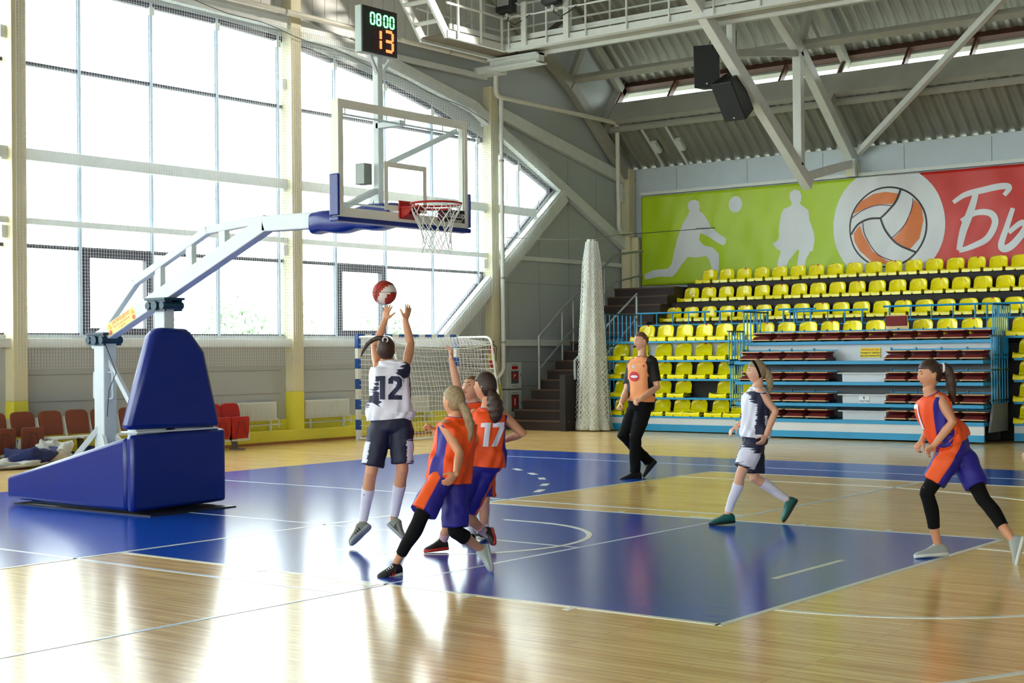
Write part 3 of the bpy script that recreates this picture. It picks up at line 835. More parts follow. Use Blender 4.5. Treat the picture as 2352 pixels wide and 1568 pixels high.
sm.build('seat_shell', YPL, seat0, smooth=True, angle=50)
b = MB(); b.box(-0.12, 0.12, -0.1, 0.12, -0.036, -0.01); b.box(-0.03, 0.03, -0.14, 0.12, -0.036, -0.02); b.build('mounting_bracket', BLK, seat0)
b = MB(); b.box(-0.02, 0.02, 0.205, 0.245, 0.285, 0.313); tag0 = b.build('number_tag', REDT, seat0)
ROWN = ['bottom', 'second', 'third', 'fourth', 'fifth', 'sixth', 'seventh', 'top']
def place_seat(x, y, z, row, i, part, hastag):
    o = bpy.data.objects.new('stadium_seat', None); COL.objects.link(o); o.location = (x, y, z); o.empty_display_size = 0.1
    for ch in seat0.children:
        if ch.name.startswith('number_tag') and not hastag: continue
        c = ch.copy(); COL.objects.link(c); c.parent = o
    tag(o, 'yellow stadium seat, %s from the left in the %s row%s' % (ordinal(i), ROWN[row], part or ' of the stand'), 'seat', 'yellow seats in the %s row%s' % (ROWN[row], part))
rows = {
 0: [-7.30, -6.83, -6.28, -5.80, -5.39, -4.87, -4.43, -4.0],
 1: [-7.30, -6.82, -6.27, -5.77, -4.76, -4.27],
 2: [-7.32, -6.82, -6.26, -5.76, -5.25, -4.74, -4.26],
 3: [-7.34, -6.85, -6.26, -5.77, -5.28, -4.78, -4.29],
 4: [-6.69 + 0.473 * i for i in range(17)] }
for r, xs_ in rows.items():
    for i, x in enumerate(xs_):
        place_seat(x, 16.06 + 0.012 * r, TZ[r] + 0.057, r, i + 1, '', (i + r) % 3 == 1)
for r in range(4):
    for i in range(3):
        place_seat(1.48 + 0.48 * i, 16.06, TZ[r] + 0.057, r, i + 1, ' right of the maroon block', False)
for i in range(2): place_seat(-6.69 + 0.473 * (17 + i), 16.1, TZ[4] + 0.057, 4, 18 + i, '', i == 0)
for r, (x0, y, z, n) in {5: (-7.77, 18.98, 2.407, 19), 6: (-7.73, 19.72, 2.887, 18), 7: (-7.67, 20.48, 3.347, 18)}.items():
    for i in range(n):
        place_seat(x0 + 0.469 * i, y, z, r, i + 1, '', (i * 7 + r) % 4 == 1)
for ch in list(seat0.children): bpy.data.objects.remove(ch)
bpy.data.objects.remove(seat0)

# railings along the top of the retractable stand
def low_rail(x0, x1, y, lab, z0=1.86, zt=2.52, n=4):
    t = thing('guard_rail', lab, 'railing', ((x0 + x1) / 2, y, z0), 'blue guard rails of the stand')
    for z, nm in ((zt, 'top_rail'), (zt - 0.27, 'middle_rail')):
        b = MB(); b.tube([(x0, y, z), (x1, y, z)], 0.02, 8); b.build(nm, SBLUE, t, smooth=True)
    for x in (x0 + 0.12, x1 - 0.12):
        b = MB(); b.tube([(x, y, z0), (x, y, zt)], 0.02, 8); b.build('post', SBLUE, t, smooth=True)
    for i in range(1, n):
        x = x0 + 0.12 + (x1 - x0 - 0.24) * i / n
        b = MB(); b.tube([(x, y, zt - 0.27), (x, y, zt)], 0.014, 6); b.build('baluster', SBLUE, t)
low_rail(-7.4, -5.55, 16.95, 'blue guard rail section at the left end of the stand')
low_rail(-5.42, -4.05, 16.95, 'blue guard rail section just left of the maroon block fence')
low_rail(-3.9, -3.05, 16.9, 'short blue guard rail section behind the maroon block, left end')
low_rail(-3.45, -1.75, 16.5, 'blue guard rail section left of the raised maroon seat', zt=2.46)
low_rail(-1.6, 0.35, 16.9, 'blue guard rail section right of the raised maroon seat')
low_rail(0.3, 1.4, 17.0, 'blue guard rail section behind the right fence of the maroon block')
low_rail(1.45, 4.0, 16.95, 'blue guard rail section at the right edge of the picture')
# picket fences at stand sides
def picket(name, lab, x, y0, y1, z0, z1, n, mtop=SBLUED, grp='blue picket fences of the stand', skew=0.0):
    t = thing(name, lab, 'fence', (x, (y0 + y1) / 2, z0), grp)
    for z, nm in ((z1, 'top_rail'), (z0 + 0.06, 'bottom_rail'), ((z0 + z1) / 2, 'middle_rail')):
        if nm == 'middle_rail' and n > 0 and z1 - z0 < 1.2: continue
        b = MB(); b.box(x - 0.02, x + 0.02, y0 - 0.05, y1 + 0.05, z - 0.015, z + 0.015); b.build(nm, mtop, t)
    for i in range(n):
        y = y0 + (y1 - y0) * i / (n - 1)
        b = MB(); b.bar((x, y, z0), (x, y + skew, z1), 0.02, 0.02); b.build('picket', SBLUE, t)
picket('side_fence', 'tall blue picket fence at the left end of the stand beside the bundled net', -7.55, 15.95, 17.1, 1.75, 2.5, 8)
picket('side_fence', 'lower blue picket fence at the left end of the stand', -7.58, 15.85, 16.6, 0.45, 2.0, 6)
picket('side_fence', 'upper rear blue picket fence on the left side of the maroon block', -3.95, 15.55, 16.5, 1.62, 2.45, 8)
picket('side_fence', 'front upper blue picket fence on the left side of the maroon block', -3.98, 15.0, 15.55, 1.35, 2.06, 6)
picket('side_fence', 'front lower blue picket fence on the left side of the maroon block', -3.98, 15.05, 15.5, 0.55, 1.5, 6)
picket('side_fence', 'upper blue picket fence on the right side of the maroon block', 1.12, 15.35, 16.1, 1.5, 2.46, 8)
picket('side_fence', 'lower blue picket fence on the right side of the maroon block', 1.14, 15.2, 16.0, 0.7, 1.9, 7)
mb = MB(); mb.prism([(1.1, 15.1, 0.2), (1.1, 16.0, 0.2), (1.1, 16.0, 0.7), (1.1, 15.3, 0.7)], (0.04, 0, 0)); o = mb.build('skirt_board', SGREY, origin=(1.1, 15.5, 0.2)); tag(o, 'grey side panel under the right fence of the maroon block', 'panel')

# ---- telescopic block with folded maroon seats
TB = thing('telescopic_block', 'blue and white retracted telescopic block with rows of folded maroon seats', 'stand', (-1.4, 15.4, 0), 'retractable stands')
bx0, bx1 = -3.86, 1.06
mb = MB(); mb.box(bx0, bx1, 15.0, 15.06, 0.03, 0.15); mb.build('kick_plate', SBLUE, TB)
mb = MB(); mb.box(bx0, bx1, 15.015, 15.06, 0.15, 0.31); mb.build('fascia_board', SWHITE, TB)
mb = MB(); mb.box(bx0, bx1, 15.0, 15.8, 0.31, 0.375); mb.build('shelf', SBLUE, TB)
BZ = [0.375, 0.68, 1.08, 1.47, 1.84]
for k, z in enumerate(BZ[1:4]):
    mb = MB(); mb.box(bx0, bx1, 15.0, 15.8, z - 0.06, z); mb.build('shelf', SBLUE, TB)
mb = MB(); mb.box(bx0, bx1, 15.46, 15.87, 1.78, 1.84); mb.build('shelf', SBLUE, TB)
mb = MB(); mb.box(bx0, bx1, 15.56, 15.6, 1.47, 1.78); mb.build('back_board', SWHITE, TB)
for k in range(3):
    mb = MB(); mb.box(bx0, bx1, 15.72, 15.76, BZ[k], BZ[k + 1] - 0.06); mb.build('back_board', SGREY, TB)
mb = MB(); mb.box(bx0, bx1, 15.8, 15.84, 0.03, 1.78); mb.build('rear_panel', SDARK, TB)
for k in range(3):
    z = BZ[k]
    mb = MB(); mb.box(-1.69, -0.83, 15.2, 15.6, z, z + 0.15); stp = mb.build('aisle_step', SWHITE, TB)
    mb = MB(); mb.box(-1.76, -0.76, 15.14, 15.62, z + 0.15, z + 0.17); mb.build('step_board', SWHITE, stp)
MAR = mat('maroon_upholstery', (112, 20, 24), 0.75, var=0.08, bump=0.1, bscale=60)
PLY = mat('pale_plywood', (224, 190, 140), 0.5, var=0.08, vscale=10)
fs0 = thing('folded_seat', 'x', 'seat', (0, 0, 0))
b = MB(); b.box(-0.212, 0.212, -0.2, 0.2, 0.03, 0.048); b.build('seat_board', PLY, fs0, bevel=0.004)
b = MB(); b.loft([[(-0.205, y, 0.048), (0.205, y, 0.048), (0.175, y, z), (-0.175, y, z)] for y, z in ((-0.19, 0.052), (-0.12, 0.095), (0.0, 0.115), (0.19, 0.115))]); b.build('seat_cushion', MAR, fs0, smooth=True)
b = MB(); b.box(-0.205, 0.205, -0.12, 0.22, 0.168, 0.184); b.build('back_board', PLY, fs0, bevel=0.004)
b = MB(); b.loft([[(-0.165, y, z), (0.165, y, z), (0.2, y, 0.168), (-0.2, y, 0.168)] for y, z in ((-0.11, 0.162), (-0.05, 0.125), (0.1, 0.12), (0.2, 0.12))]); b.build('back_cushion', MAR, fs0, smooth=True)
b = MB(); b.box(-0.235, -0.21, -0.1, 0.2, 0.0, 0.06); b.box(0.21, 0.235, -0.1, 0.2, 0.0, 0.06); b.box(-0.2, 0.2, 0.1, 0.2, 0.0, 0.03); b.build('bracket', BLK, fs0)
b = MB(); b.box(-0.24, 0.24, 0.22, 0.245, 0.19, 0.215); b.box(-0.24, -0.215, 0.2, 0.25, 0.0, 0.24); b.build('rear_frame', SBLUE, fs0)
BRN = ['bottom', 'second', 'third', 'fourth', 'top']
def place_folded(x, y, z, row, i, side):
    o = bpy.data.objects.new('folded_seat', None); COL.objects.link(o); o.location = (x, y, z)
    for ch in fs0.children:
        c = ch.copy(); COL.objects.link(c); c.parent = o
    tag(o, 'folded maroon seat, %s from the left %s in the %s telescopic row' % (ordinal(i), side, BRN[row]), 'seat', 'folded maroon seats')
for r in range(4):
    for i in range(4): place_folded(-3.6 + 0.478 * i, 15.24, BZ[r], r, i + 1, 'left of the aisle')
    for i in range(4): place_folded(-0.6 + 0.478 * i, 15.24, BZ[r], r, i + 1, 'right of the aisle')
for i in range(10): place_folded(-3.55 + 0.484 * i, 15.66, BZ[4], 4, i + 1, 'end')
for ch in list(fs0.children): bpy.data.objects.remove(ch)
bpy.data.objects.remove(fs0)
t = thing('raised_seat_back', 'maroon and plywood seat back standing upright among the yellow seats', 'seat', (-0.92, 15.95, 1.86))
mb = MB(); mb.box(-1.14, -0.70, 15.93, 15.95, 1.86, 2.32); mb.build('back_board', PLY, t, bevel=0.01)
mb = MB(); mb.box(-1.13, -0.71, 15.89, 15.93, 2.12, 2.305); mb.build('back_cushion', MAR, t, bevel=0.015)
for x in (-1.03, -0.82):
    mb = MB(); mb.tube([(x, 15.92, 1.95), (x, 15.935, 1.95)], 0.012, 8); mb.build('bolt', REFL, t)
# signs
t = thing('warning_sign', 'small yellow warning sign with red and black lettering on the telescopic block', 'sign', (-1.28, 15.55, 1.6))
mb = MB(); mb.box(-1.48, -1.08, 15.545, 15.558, 1.53, 1.71); mb.build('plate', mat('yellow_sign', (244, 214, 30), 0.5), t)
TB1 = mat('black_print', (20, 20, 20), 0.6); TR1 = mat('red_print', (206, 30, 20), 0.6)
for txt, z, sz, m_ in (('ЗАПРЕЩАЕТСЯ!', 1.672, 0.046, TR1), ('Раздвигать трибуны', 1.617, 0.04, TB1), ('без работников СРЦ', 1.562, 0.04, TB1)):
    flat_text(txt, sz, (-1.28, 15.543, z), (1, 0, 0), (0, 0, 1), 'lettering', m_, t, 0.0008)
t = thing('sector_sign', 'small white sector sign with the number six on the aisle step', 'sign', (-1.26, 15.19, 0.8))
mb = MB(); mb.box(-1.36, -1.15, 15.19, 15.198, 0.685, 0.825); mb.build('plate', mat('paper_white', (236, 238, 236), 0.6), t)
flat_text('6', 0.075, (-1.255, 15.188, 0.785), (1, 0, 0), (0, 0, 1), 'lettering', TB1, t, 0.002)
flat_text('СЕКТОР', 0.05, (-1.255, 15.188, 0.715), (1, 0, 0), (0, 0, 1), 'lettering', TB1, t, 0.001)
for x, z in ((-3.98, 0.26),):
    mb = MB(); mb.tube([(x, 15.835, z), (x, 15.86, z)], 0.03, 12); o = mb.build('cable_hole', BLK, origin=(x, 15.84, z)); tag(o, 'round black hole in the white fascia left of the telescopic block', 'hole')

# ================================================================ BANNER
BT = thing('sports_banner', 'long green and red banner with volleyball players, a ball and white brush lettering', 'banner', (-4, 21.14, 3.3))
BG_ = mat('lime_green_banner', (180, 212, 26), 0.4, var=0.04, vscale=1.5)
BR_ = mat('red_banner', (210, 38, 28), 0.4, var=0.05)
BW_ = mat('white_banner_print', (224, 228, 232), 0.4, var=0.02)
BO_ = mat('orange_banner_print', (226, 120, 38), 0.4, var=0.03)
BK_ = mat('black_banner_print', (24, 22, 24), 0.45)
BP_ = mat('purple_banner_print', (92, 30, 70), 0.45)
def bwave(x, z):
    return 21.12 - 0.02 * math.sin(x * 2.1 + 0.6 * z) - 0.014 * math.sin(x * 5.3 + 2.2 * z + 1.0) - 0.008 * math.sin(x * 11 - 4 * z) - 0.02 * max(0, (4.5 - z)) * math.sin(x * 1.2 + 1)
def bgrid(x0, x1, z0, z1, m, name):
    b = MB(); nx = max(2, int((x1 - x0) / 0.06)); nz = 30
    for i in range(nx + 1):
        for j in range(nz + 1):
            x = x0 + (x1 - x0) * i / nx; z = z0 + (z1 - z0) * j / nz
            b.v.append(V((x, bwave(x, z), z)))
    for i in range(nx):
        for j in range(nz):
            a = i * (nz + 1) + j; b.face((a, a + nz + 1, a + nz + 2, a + 1))
    o = b.build(name, m, BT, smooth=True, angle=180, fix=False)
    so = o.modifiers.new('thickness', 'SOLIDIFY'); so.thickness = 0.004; so.offset = -1
bgrid(-9.93, -3.3, 3.36, 5.62, BG_, 'green_cloth'); bgrid(-3.3, 4.5, 3.36, 5.62, BR_, 'red_cloth')
def bprint(poly, m, name, lift):
    vs, fs = tri_poly([poly])
    bm = bmesh.new(); vv = [bm.verts.new((x, 0, z)) for x, z in vs]
    for f in fs: bm.faces.new([vv[i] for i in f])
    for _ in range(4):
        es = [e for e in bm.edges if e.calc_length() > 0.16]
        if not es: break
        bmesh.ops.subdivide_edges(bm, edges=es, cuts=1); bmesh.ops.triangulate(bm, faces=bm.faces[:])
    bm.verts.index_update()
    b = MB(); b.v = [V((v.co.x, bwave(v.co.x, v.co.z) - lift, v.co.z)) for v in bm.verts]; b.f = [tuple(v.index for v in f.verts) for f in bm.faces]; b.m = [0] * len(b.f); bm.free()
    return b.build(name, m, BT, fix=False)
def circ(cx, cz, r, n=48, rz=None): return [(cx + r * math.cos(2 * math.pi * i / n), cz + (rz or r) * math.sin(2 * math.pi * i / n)) for i in range(n)]
def ribbon(pts, w, taper=True):
    p = catmull(pts, 6); n = len(p); Lf, Rt = [], []
    for i in range(n):
        a = p[max(0, i - 1)]; c = p[min(n - 1, i + 1)]; dx, dz = c[0] - a[0], c[1] - a[1]; l = math.hypot(dx, dz) or 1
        ww = w / 2 * (0.55 + 0.45 * math.sin(math.pi * min(1, (i + 2) / (n + 3))) if taper else 1)
        Lf.append((p[i][0] - dz / l * ww, p[i][1] + dx / l * ww)); Rt.append((p[i][0] + dz / l * ww, p[i][1] - dx / l * ww))
    return Lf, Rt
def bribbon(pts, w, m, name, lift, taper=True):
    Lf, Rt = ribbon(pts, w, taper); b = MB()
    for (a, c) in zip(Lf, Rt): b.v += [V((a[0], bwave(*a) - lift, a[1])), V((c[0], bwave(*c) - lift, c[1]))]
    for i in range(len(Lf) - 1): b.face((2 * i, 2 * i + 1, 2 * i + 3, 2 * i + 2))
    return b.build(name, m, BT, fix=False)
p1 = [(-8.58, 5.36), (-8.5, 5.43), (-8.37, 5.44), (-8.25, 5.38), (-8.22, 5.24), (-8.24, 5.15), (-8.13, 5.08), (-8.01, 4.91), (-7.93, 4.75), (-7.73, 4.58), (-7.5, 4.43), (-7.5, 4.32), (-7.58, 4.26), (-7.73, 4.33), (-7.99, 4.5), (-8.24, 4.61), (-8.27, 4.43), (-8.14, 4.29), (-7.89, 4.23), (-7.71, 4.06), (-7.71, 3.9), (-7.74, 3.54), (-7.72, 3.41), (-7.9, 3.42), (-7.92, 3.64), (-7.99, 3.92), (-8.07, 4.03), (-8.36, 4.0), (-8.57, 4.03), (-8.73, 3.86), (-8.89, 3.66), (-9.03, 3.55), (-9.38, 3.57), (-9.81, 3.51), (-9.86, 3.63), (-9.59, 3.74), (-9.16, 3.76), (-9.05, 3.87), (-8.99, 4.1), (-8.91, 4.37), (-8.83, 4.6), (-8.72, 4.86), (-8.58, 5.08), (-8.54, 5.17), (-8.58, 5.24)]
p2 = [(-5.77, 5.29), (-5.76, 5.42), (-5.64, 5.48), (-5.52, 5.44), (-5.46, 5.33), (-5.47, 5.2), (-5.51, 5.14), (-5.45, 5.09), (-5.29, 4.97), (-5.27, 4.74), (-5.15, 4.43), (-5.13, 4.25), (-5.18, 4.0), (-5.25, 3.99), (-5.37, 3.79), (-5.4, 3.54), (-5.57, 3.54), (-5.59, 3.76), (-5.54, 4.02), (-5.58, 4.06), (-5.8, 3.81), (-5.92, 3.56), (-6.12, 3.57), (-6.07, 3.83), (-6.01, 4.04), (-6.11, 4.09), (-6.22, 4.23), (-6.13, 4.27), (-6.06, 4.35), (-6.06, 4.57), (-6.0, 4.91), (-5.93, 5.04), (-5.76, 5.09), (-5.71, 5.15)]
bprint(p1, BW_, 'kneeling_player_print', 0.006); bprint(p2, BW_, 'standing_player_print', 0.006)
bprint(circ(-7.22, 5.24, 0.2, 28), BW_, 'small_ball_print', 0.006)
cc = [(x, max(3.37, min(5.615, z))) for x, z in circ(-3.33, 4.5, 1.34, 64)]
bprint(cc, BW_, 'white_disc_print', 0.006)
bprint(circ(-3.33, 4.45, 0.93, 48, 0.92), BK_, 'ball_outline_print', 0.010); bprint(circ(-3.33, 4.45, 0.89, 48, 0.88), BW_, 'ball_face_print', 0.014)
for pl_ in ([(-4.16, 4.79), (-3.97, 5.07), (-3.66, 5.22), (-3.35, 5.25), (-3.02, 5.18), (-3.09, 5.05), (-3.2, 4.96), (-3.44, 4.97), (-3.75, 4.93), (-3.98, 4.86)],
            [(-2.68, 5.03), (-2.53, 4.85), (-2.49, 4.56), (-2.58, 4.15), (-2.8, 3.92), (-3.02, 4.01), (-3.19, 4.17), (-3.01, 4.34), (-2.79, 4.66), (-2.75, 4.9)],
            [(-4.14, 4.35), (-3.98, 4.53), (-3.89, 4.27), (-3.68, 3.92), (-3.37, 3.7), (-3.15, 3.63), (-3.33, 3.6), (-3.68, 3.66), (-3.99, 3.94), (-4.12, 4.16)]):
    bprint(pl_, BO_, 'orange_panel_print', 0.018)
for s_ in ([(-3.49, 4.66), (-3.31, 4.8), (-3.11, 5.01), (-3.0, 5.27)], [(-3.49, 4.66), (-3.76, 4.66), (-4.03, 4.55), (-4.21, 4.33)], [(-3.49, 4.66), (-3.36, 4.36), (-3.1, 4.06), (-2.67, 3.85)]):
    bribbon(s_, 0.045, BK_, 'seam_print', 0.022, False)
for s_ in ([(-4.18, 4.71), (-3.93, 4.86), (-3.57, 4.96), (-3.18, 4.92)], [(-2.72, 5.06), (-2.75, 4.82), (-2.92, 4.46), (-3.23, 4.19)], [(-3.91, 4.59), (-3.85, 4.27), (-3.54, 3.83), (-3.02, 3.62)]):
    bribbon(s_, 0.02, BP_, 'seam_print', 0.022, False)
for s_, w_ in (([(-1.8, 4.9), (-1.53, 5.05), (-1.12, 5.12), (-0.68, 5.17), (-0.55, 5.12), (-0.66, 4.97)], 0.14), ([(-1.28, 5.08), (-1.41, 4.69), (-1.58, 4.26), (-1.69, 3.84)], 0.17),
               ([(-1.62, 4.48), (-1.29, 4.64), (-0.96, 4.6), (-0.87, 4.39), (-1.05, 4.07), (-1.38, 3.91), (-1.69, 3.83)], 0.15),
               ([(-0.47, 4.68), (-0.61, 4.28), (-0.74, 3.92), (-0.66, 3.82), (-0.46, 3.92), (-0.22, 4.22), (-0.29, 4.36), (-0.57, 4.16)], 0.16), ([(0.1, 4.7), (-0.02, 4.24), (-0.15, 3.78)], 0.16)):
    bribbon(s_, w_, BW_, 'brush_letter_print', 0.008)

# ================================================================ STAIRS
ST = thing('staircase', 'dark brown staircase climbing beside the grey wall to the top of the stand', 'stairs', (-8.8, 17, 0))
for i in range(15):
    y0 = 15.1 + 0.31 * i; z1 = 0.215 * (i + 1)
    mb = MB(); mb.box(-9.65, -7.96, y0, y0 + 0.31 if i < 14 else 21.2, 0 if i < 14 else 0, z1); mb.build('step', BROWN, ST)
    mb = MB(); mb.box(-9.66, -7.94, y0 - 0.02, y0 + 0.03, z1 - 0.03, z1 + 0.004); mb.build('nosing', mat('brown_nosing', (86, 62, 52), 0.6), ST)
mb = MB(); mb.box(-8.12, -7.97, 15.02, 15.5, 0, 1.2); mb.build('newel_wall', SDARK, ST)
RAILG = mat('grey_tube_rail', (150, 154, 152), 0.4, 0.3)
HR = thing('stair_handrail', 'grey tubular handrail of the brown staircase along the wall', 'handrail', (-9.6, 16.3, 0.5))
mb = MB(); mb.tube([(-9.58, 16.25, 0.5), (-9.58, 16.25, 2.05), (-9.58, 17.2, 2.72), (-9.58, 19.4, 4.05), (-9.58, 20.6, 4.2)], 0.03, 8); mb.build('top_rail', RAILG, HR, smooth=True)
mb = MB(); mb.tube([(-9.58, 16.25, 1.3), (-9.58, 17.2, 1.98), (-9.58, 19.4, 3.4), (-9.58, 20.6, 3.6)], 0.022, 8); mb.build('middle_rail', RAILG, HR, smooth=True)
for y, z0, z1 in ((17.15, 1.2, 2.70), (17.6, 1.5, 2.95), (18.9, 2.4, 3.75), (20.3, 3.2, 4.15)):
    mb = MB(); mb.tube([(-9.58, y, z0), (-9.58, y, z1)], 0.025, 8); mb.build('post', RAILG, HR, smooth=True)
HR = thing('stair_handrail', 'grey tubular handrail of the staircase beside the yellow seats', 'handrail', (-7.95, 15.4, 1.0))
mb = MB(); mb.tube([(-7.95, 15.35, 1.1), (-7.95, 15.35, 1.5), (-7.95, 17.8, 3.0), (-7.95, 17.8, 2.0)], 0.03, 8); mb.build('top_rail', RAILG, HR, smooth=True)
mb = MB(); mb.tube([(-7.95, 15.5, 0.9), (-7.95, 17.8, 2.45)], 0.022, 8); mb.build('middle_rail', RAILG, HR, smooth=True)

# ================================================================ BUNDLED NET, CABLE
mb = MB()
BN = thing('bundled_net', 'white ball-stop net gathered into a tall hanging bundle beside the staircase', 'net', (-7.62, 15.56, 0))
NETB = mat('cream_net_bundle', (214, 214, 196), 0.85, bump=0.8, bscale=35, var=0.14, vscale=14)
K = 46; rings = []
for i in range(60):
    s = i / 59.0; z = 4.1 - 4.08 * s
    r = 0.09 + 0.05 * min(1, s * 8) + 0.17 * s ** 1.15 + (0.07 * (s - 0.93) / 0.07 if s > 0.93 else 0)
    ring = []
    for j in range(K):
        a = 2 * math.pi * j / K
        rr = r * (1 + 0.17 * math.sin(7 * a + 2.2 * s) + 0.10 * math.sin(13 * a - 3 * s + 1) + 0.05 * math.sin(23 * a + 5 * s))
        ring.append((-7.62 + rr * math.cos(a), 15.56 + rr * math.sin(a) * 0.9, z))
    rings.append(ring)
mb.loft(rings); mb.build('gathered_core', NETB, BN, smooth=True, angle=180)
mb = MB()
for d in (1, -1):
    for k in range(26):
        pts = []
        for i in range(0, 46):
            s = i / 45.0; z = 4.05 - 4.0 * s; r = (0.11 + 0.05 * min(1, s * 8) + 0.18 * s ** 1.15) * 1.12
            a = 2 * math.pi * k / 26 + d * s * 9
            rr = r * (1 + 0.13 * math.sin(7 * a + 2.2 * s))
            pts.append((-7.62 + rr * math.cos(a), 15.56 + rr * 0.9 * math.sin(a), z))
        mb.tube(pts, 0.006, 4)
o = mb.build('mesh_cords', NETM, BN, fix=False)
CAB = mat('dark_steel_cable', (70, 70, 66), 0.5)
mb = MB(); mb.tube([(-7.0, 15.7, 4.17), (-7.62, 15.56, 4.12), (-8.6, 15.64, 4.15), (-10.2, 15.7, 4.3)], 0.008, 5); mb.tube([(-7.0, 15.7, 4.17), (-4.6, 17, 4.32), (-8.3, 21.0, 4.72)][:1] + [(-6.0, 18.0, 4.4), (-8.3, 21.05, 4.72)], 0.008, 5)
o = mb.build('net_wire', CAB, origin=(-7.7, 15.6, 4.1)); tag(o, 'thin steel wire carrying the bundled net from the column to the banner', 'cable')

# ================================================================ HANDBALL GOAL
GB = mat('blue_goal_paint', (26, 78, 160), 0.4); GW = mat('white_goal_paint', (226, 228, 222), 0.4)
GT = thing('handball_goal', 'blue and white striped handball goal with net standing against the wall', 'goal', (-9.8, 12.1, 0))
for y in (10.6, 13.6):
    post = MB(); post.box(-9.84, -9.76, y - 0.04, y + 0.04, 0, 2.0); po = post.build('post', GW, GT)
    for k in range(5):
        b = MB(); b.box(-9.842, -9.758, y - 0.042, y + 0.042, 1.8 - 0.4 * k, 2.0 - 0.4 * k); b.build('blue_band', GB, po)
bar = MB(); bar.box(-9.84, -9.76, 10.56, 13.64, 2.0, 2.08); bo = bar.build('crossbar', GW, GT)
for k in range(8):
    b = MB(); b.box(-9.842, -9.758, 10.557 + 0.4 * k, 10.56 + 0.4 * k + 0.2, 2.001, 2.083); b.build('blue_band', GB, bo)
for y in (10.6, 13.6):
    b = MB(); b.tube(round_path([(-9.76, y, 2.02), (-8.85, y, 2.02), (-8.55, y, 0.03), (-9.78, y, 0.03)], 0.16), 0.024, 8); b.build('side_frame', GW, GT, smooth=True)
b = MB(); b.tube([(-8.55, 10.6, 0.03), (-8.55, 13.6, 0.03)], 0.02, 8); b.build('ground_bar', GW, GT, smooth=True)
b = MB(); b.tube([(-8.83, 10.6 + 3.0 * i / 12, 1.86 - 0.1 * math.sin(math.pi * i / 12)) for i in range(13)], 0.010, 6); b.build('net_rope', GW, GT, smooth=True)
gn = MB(); stp_ = 0.1
for k in range(31):
    y = 10.6 + k * stp_; sg = 0.1 * math.sin(math.pi * k / 30)
    gn.tube([(-9.76, y, 2.03), (-8.83, y, 1.9 - sg), (-8.6 + 0.12 * math.sin(k * 0.9) * 0.3, y, 0.9), (-8.57, y, 0.05)], 0.004, 4)
for k in range(19):
    z = 0.06 + k * 0.1
    gn.tube([(-8.57 - 0.14 * z, 10.6 + 0.25 * i, z - 0.05 * math.sin(math.pi * i / 12) * (z / 2) + 0.01 * math.sin(i * 2 + k)) for i in range(13)], 0.004, 4)
    for y in (10.6, 13.6):
        gn.tube([(-8.57 - 0.14 * z, y, z), (-9.76, y, z + 0.02)], 0.004, 4)
for k in range(9):
    x = -9.7 + 0.1 * k
    gn.tube([(x, 10.6 + 0.25 * i, 2.02 - 0.11 * (k / 9) - 0.1 * (k / 9) * math.sin(math.pi * i / 12)) for i in range(13)], 0.004, 4)
    for y in (10.6, 13.6):
        gn.tube([(x, y, 2.0), (x, y, 0.04)], 0.004, 4)
gn.build('goal_net', NETM, GT, fix=False)

# ================================================================ FIRE EQUIPMENT
RED = mat('signal_red', (196, 24, 20), 0.35, var=0.04); GRYG = mat('grey_cabinet_glass', (98, 104, 104), 0.25)
CABW = mat('white_cabinet_enamel', (218, 220, 216), 0.4, var=0.03)
for z0, z1, lab, hose in ((0.86, 1.47, 'white fire cabinet with red hose sign, upper one on the wall', True), (0.22, 0.83, 'white fire cabinet with red extinguisher sign, lower one near the stairs', False)):
    t = thing('fire_cabinet', lab, 'cabinet', (-10.4, 16.3, z0), 'white fire cabinets')
    mb = MB(); mb.box(-10.5, -10.34, 16.02, 16.58, z0, z1); mb.build('body', CABW, t, bevel=0.008)
    mb = MB(); mb.box(-10.34, -10.325, 16.04, 16.56, z0 + 0.02, z1 - 0.02); d = mb.build('door', CABW, t, bevel=0.006)
    mb = MB(); mb.box(-10.326, -10.32, 16.17, 16.44, z0 + 0.12, z1 - (0.2 if hose else 0.1)); mb.build('window', GRYG, d)
    mb = MB(); mb.box(-10.321, -10.315, 16.22 if hose else 16.2, 16.38, z0 + 0.22, z1 - (0.24 if hose else 0.14)); sg = mb.build('red_sign', RED, d)
    if hose:
        mb = MB(); mb.box(-10.326, -10.32, 16.2, 16.42, z1 - 0.16, z1 - 0.09); mb.build('red_sign', RED, d)
        mb = MB(); mb.box(-10.315, -10.312, 16.27, 16.33, z0 + 0.29, z0 + 0.33); mb.box(-10.315, -10.312, 16.26, 16.28, z0 + 0.24, z0 + 0.33); mb.build('hose_mark', CABW, sg)
    else:
        mb = MB(); mb.box(-10.315, -10.312, 16.27, 16.31, z0 + 0.26, z0 + 0.42); mb.build('bottle_mark', CABW, sg)
    for zz in (z1 - 0.06, z0 + 0.06):
        mb = MB()
        for k in range(4): mb.box(-10.326, -10.321, 16.2 + 0.055 * k, 16.24 + 0.055 * k, zz - 0.01, zz + 0.01)
        mb.build('vent_slots', DARKJ, d)
    mb = MB(); mb.box(-10.325, -10.31, 16.5, 16.53, z0 + 0.28, z0 + 0.34); mb.build('lock', DARKJ, d)
t = thing('fire_extinguisher', 'red fire extinguisher with yellow label hanging on the cream column', 'extinguisher', (-10.2, 15.25, 1.35))
cx, cy_ = -10.2, 15.3
mb = MB(); rp_ = [(0.0, 1.36), (0.06, 1.37), (0.068, 1.42), (0.068, 1.76), (0.055, 1.81), (0.02, 1.84), (0.02, 1.88)]
mb.loft([[(cx + r * math.cos(2 * math.pi * j / 16), cy_ + r * math.sin(2 * math.pi * j / 16), z) for j in range(16)] for r, z in rp_]); mb.build('cylinder', RED, t, smooth=True)
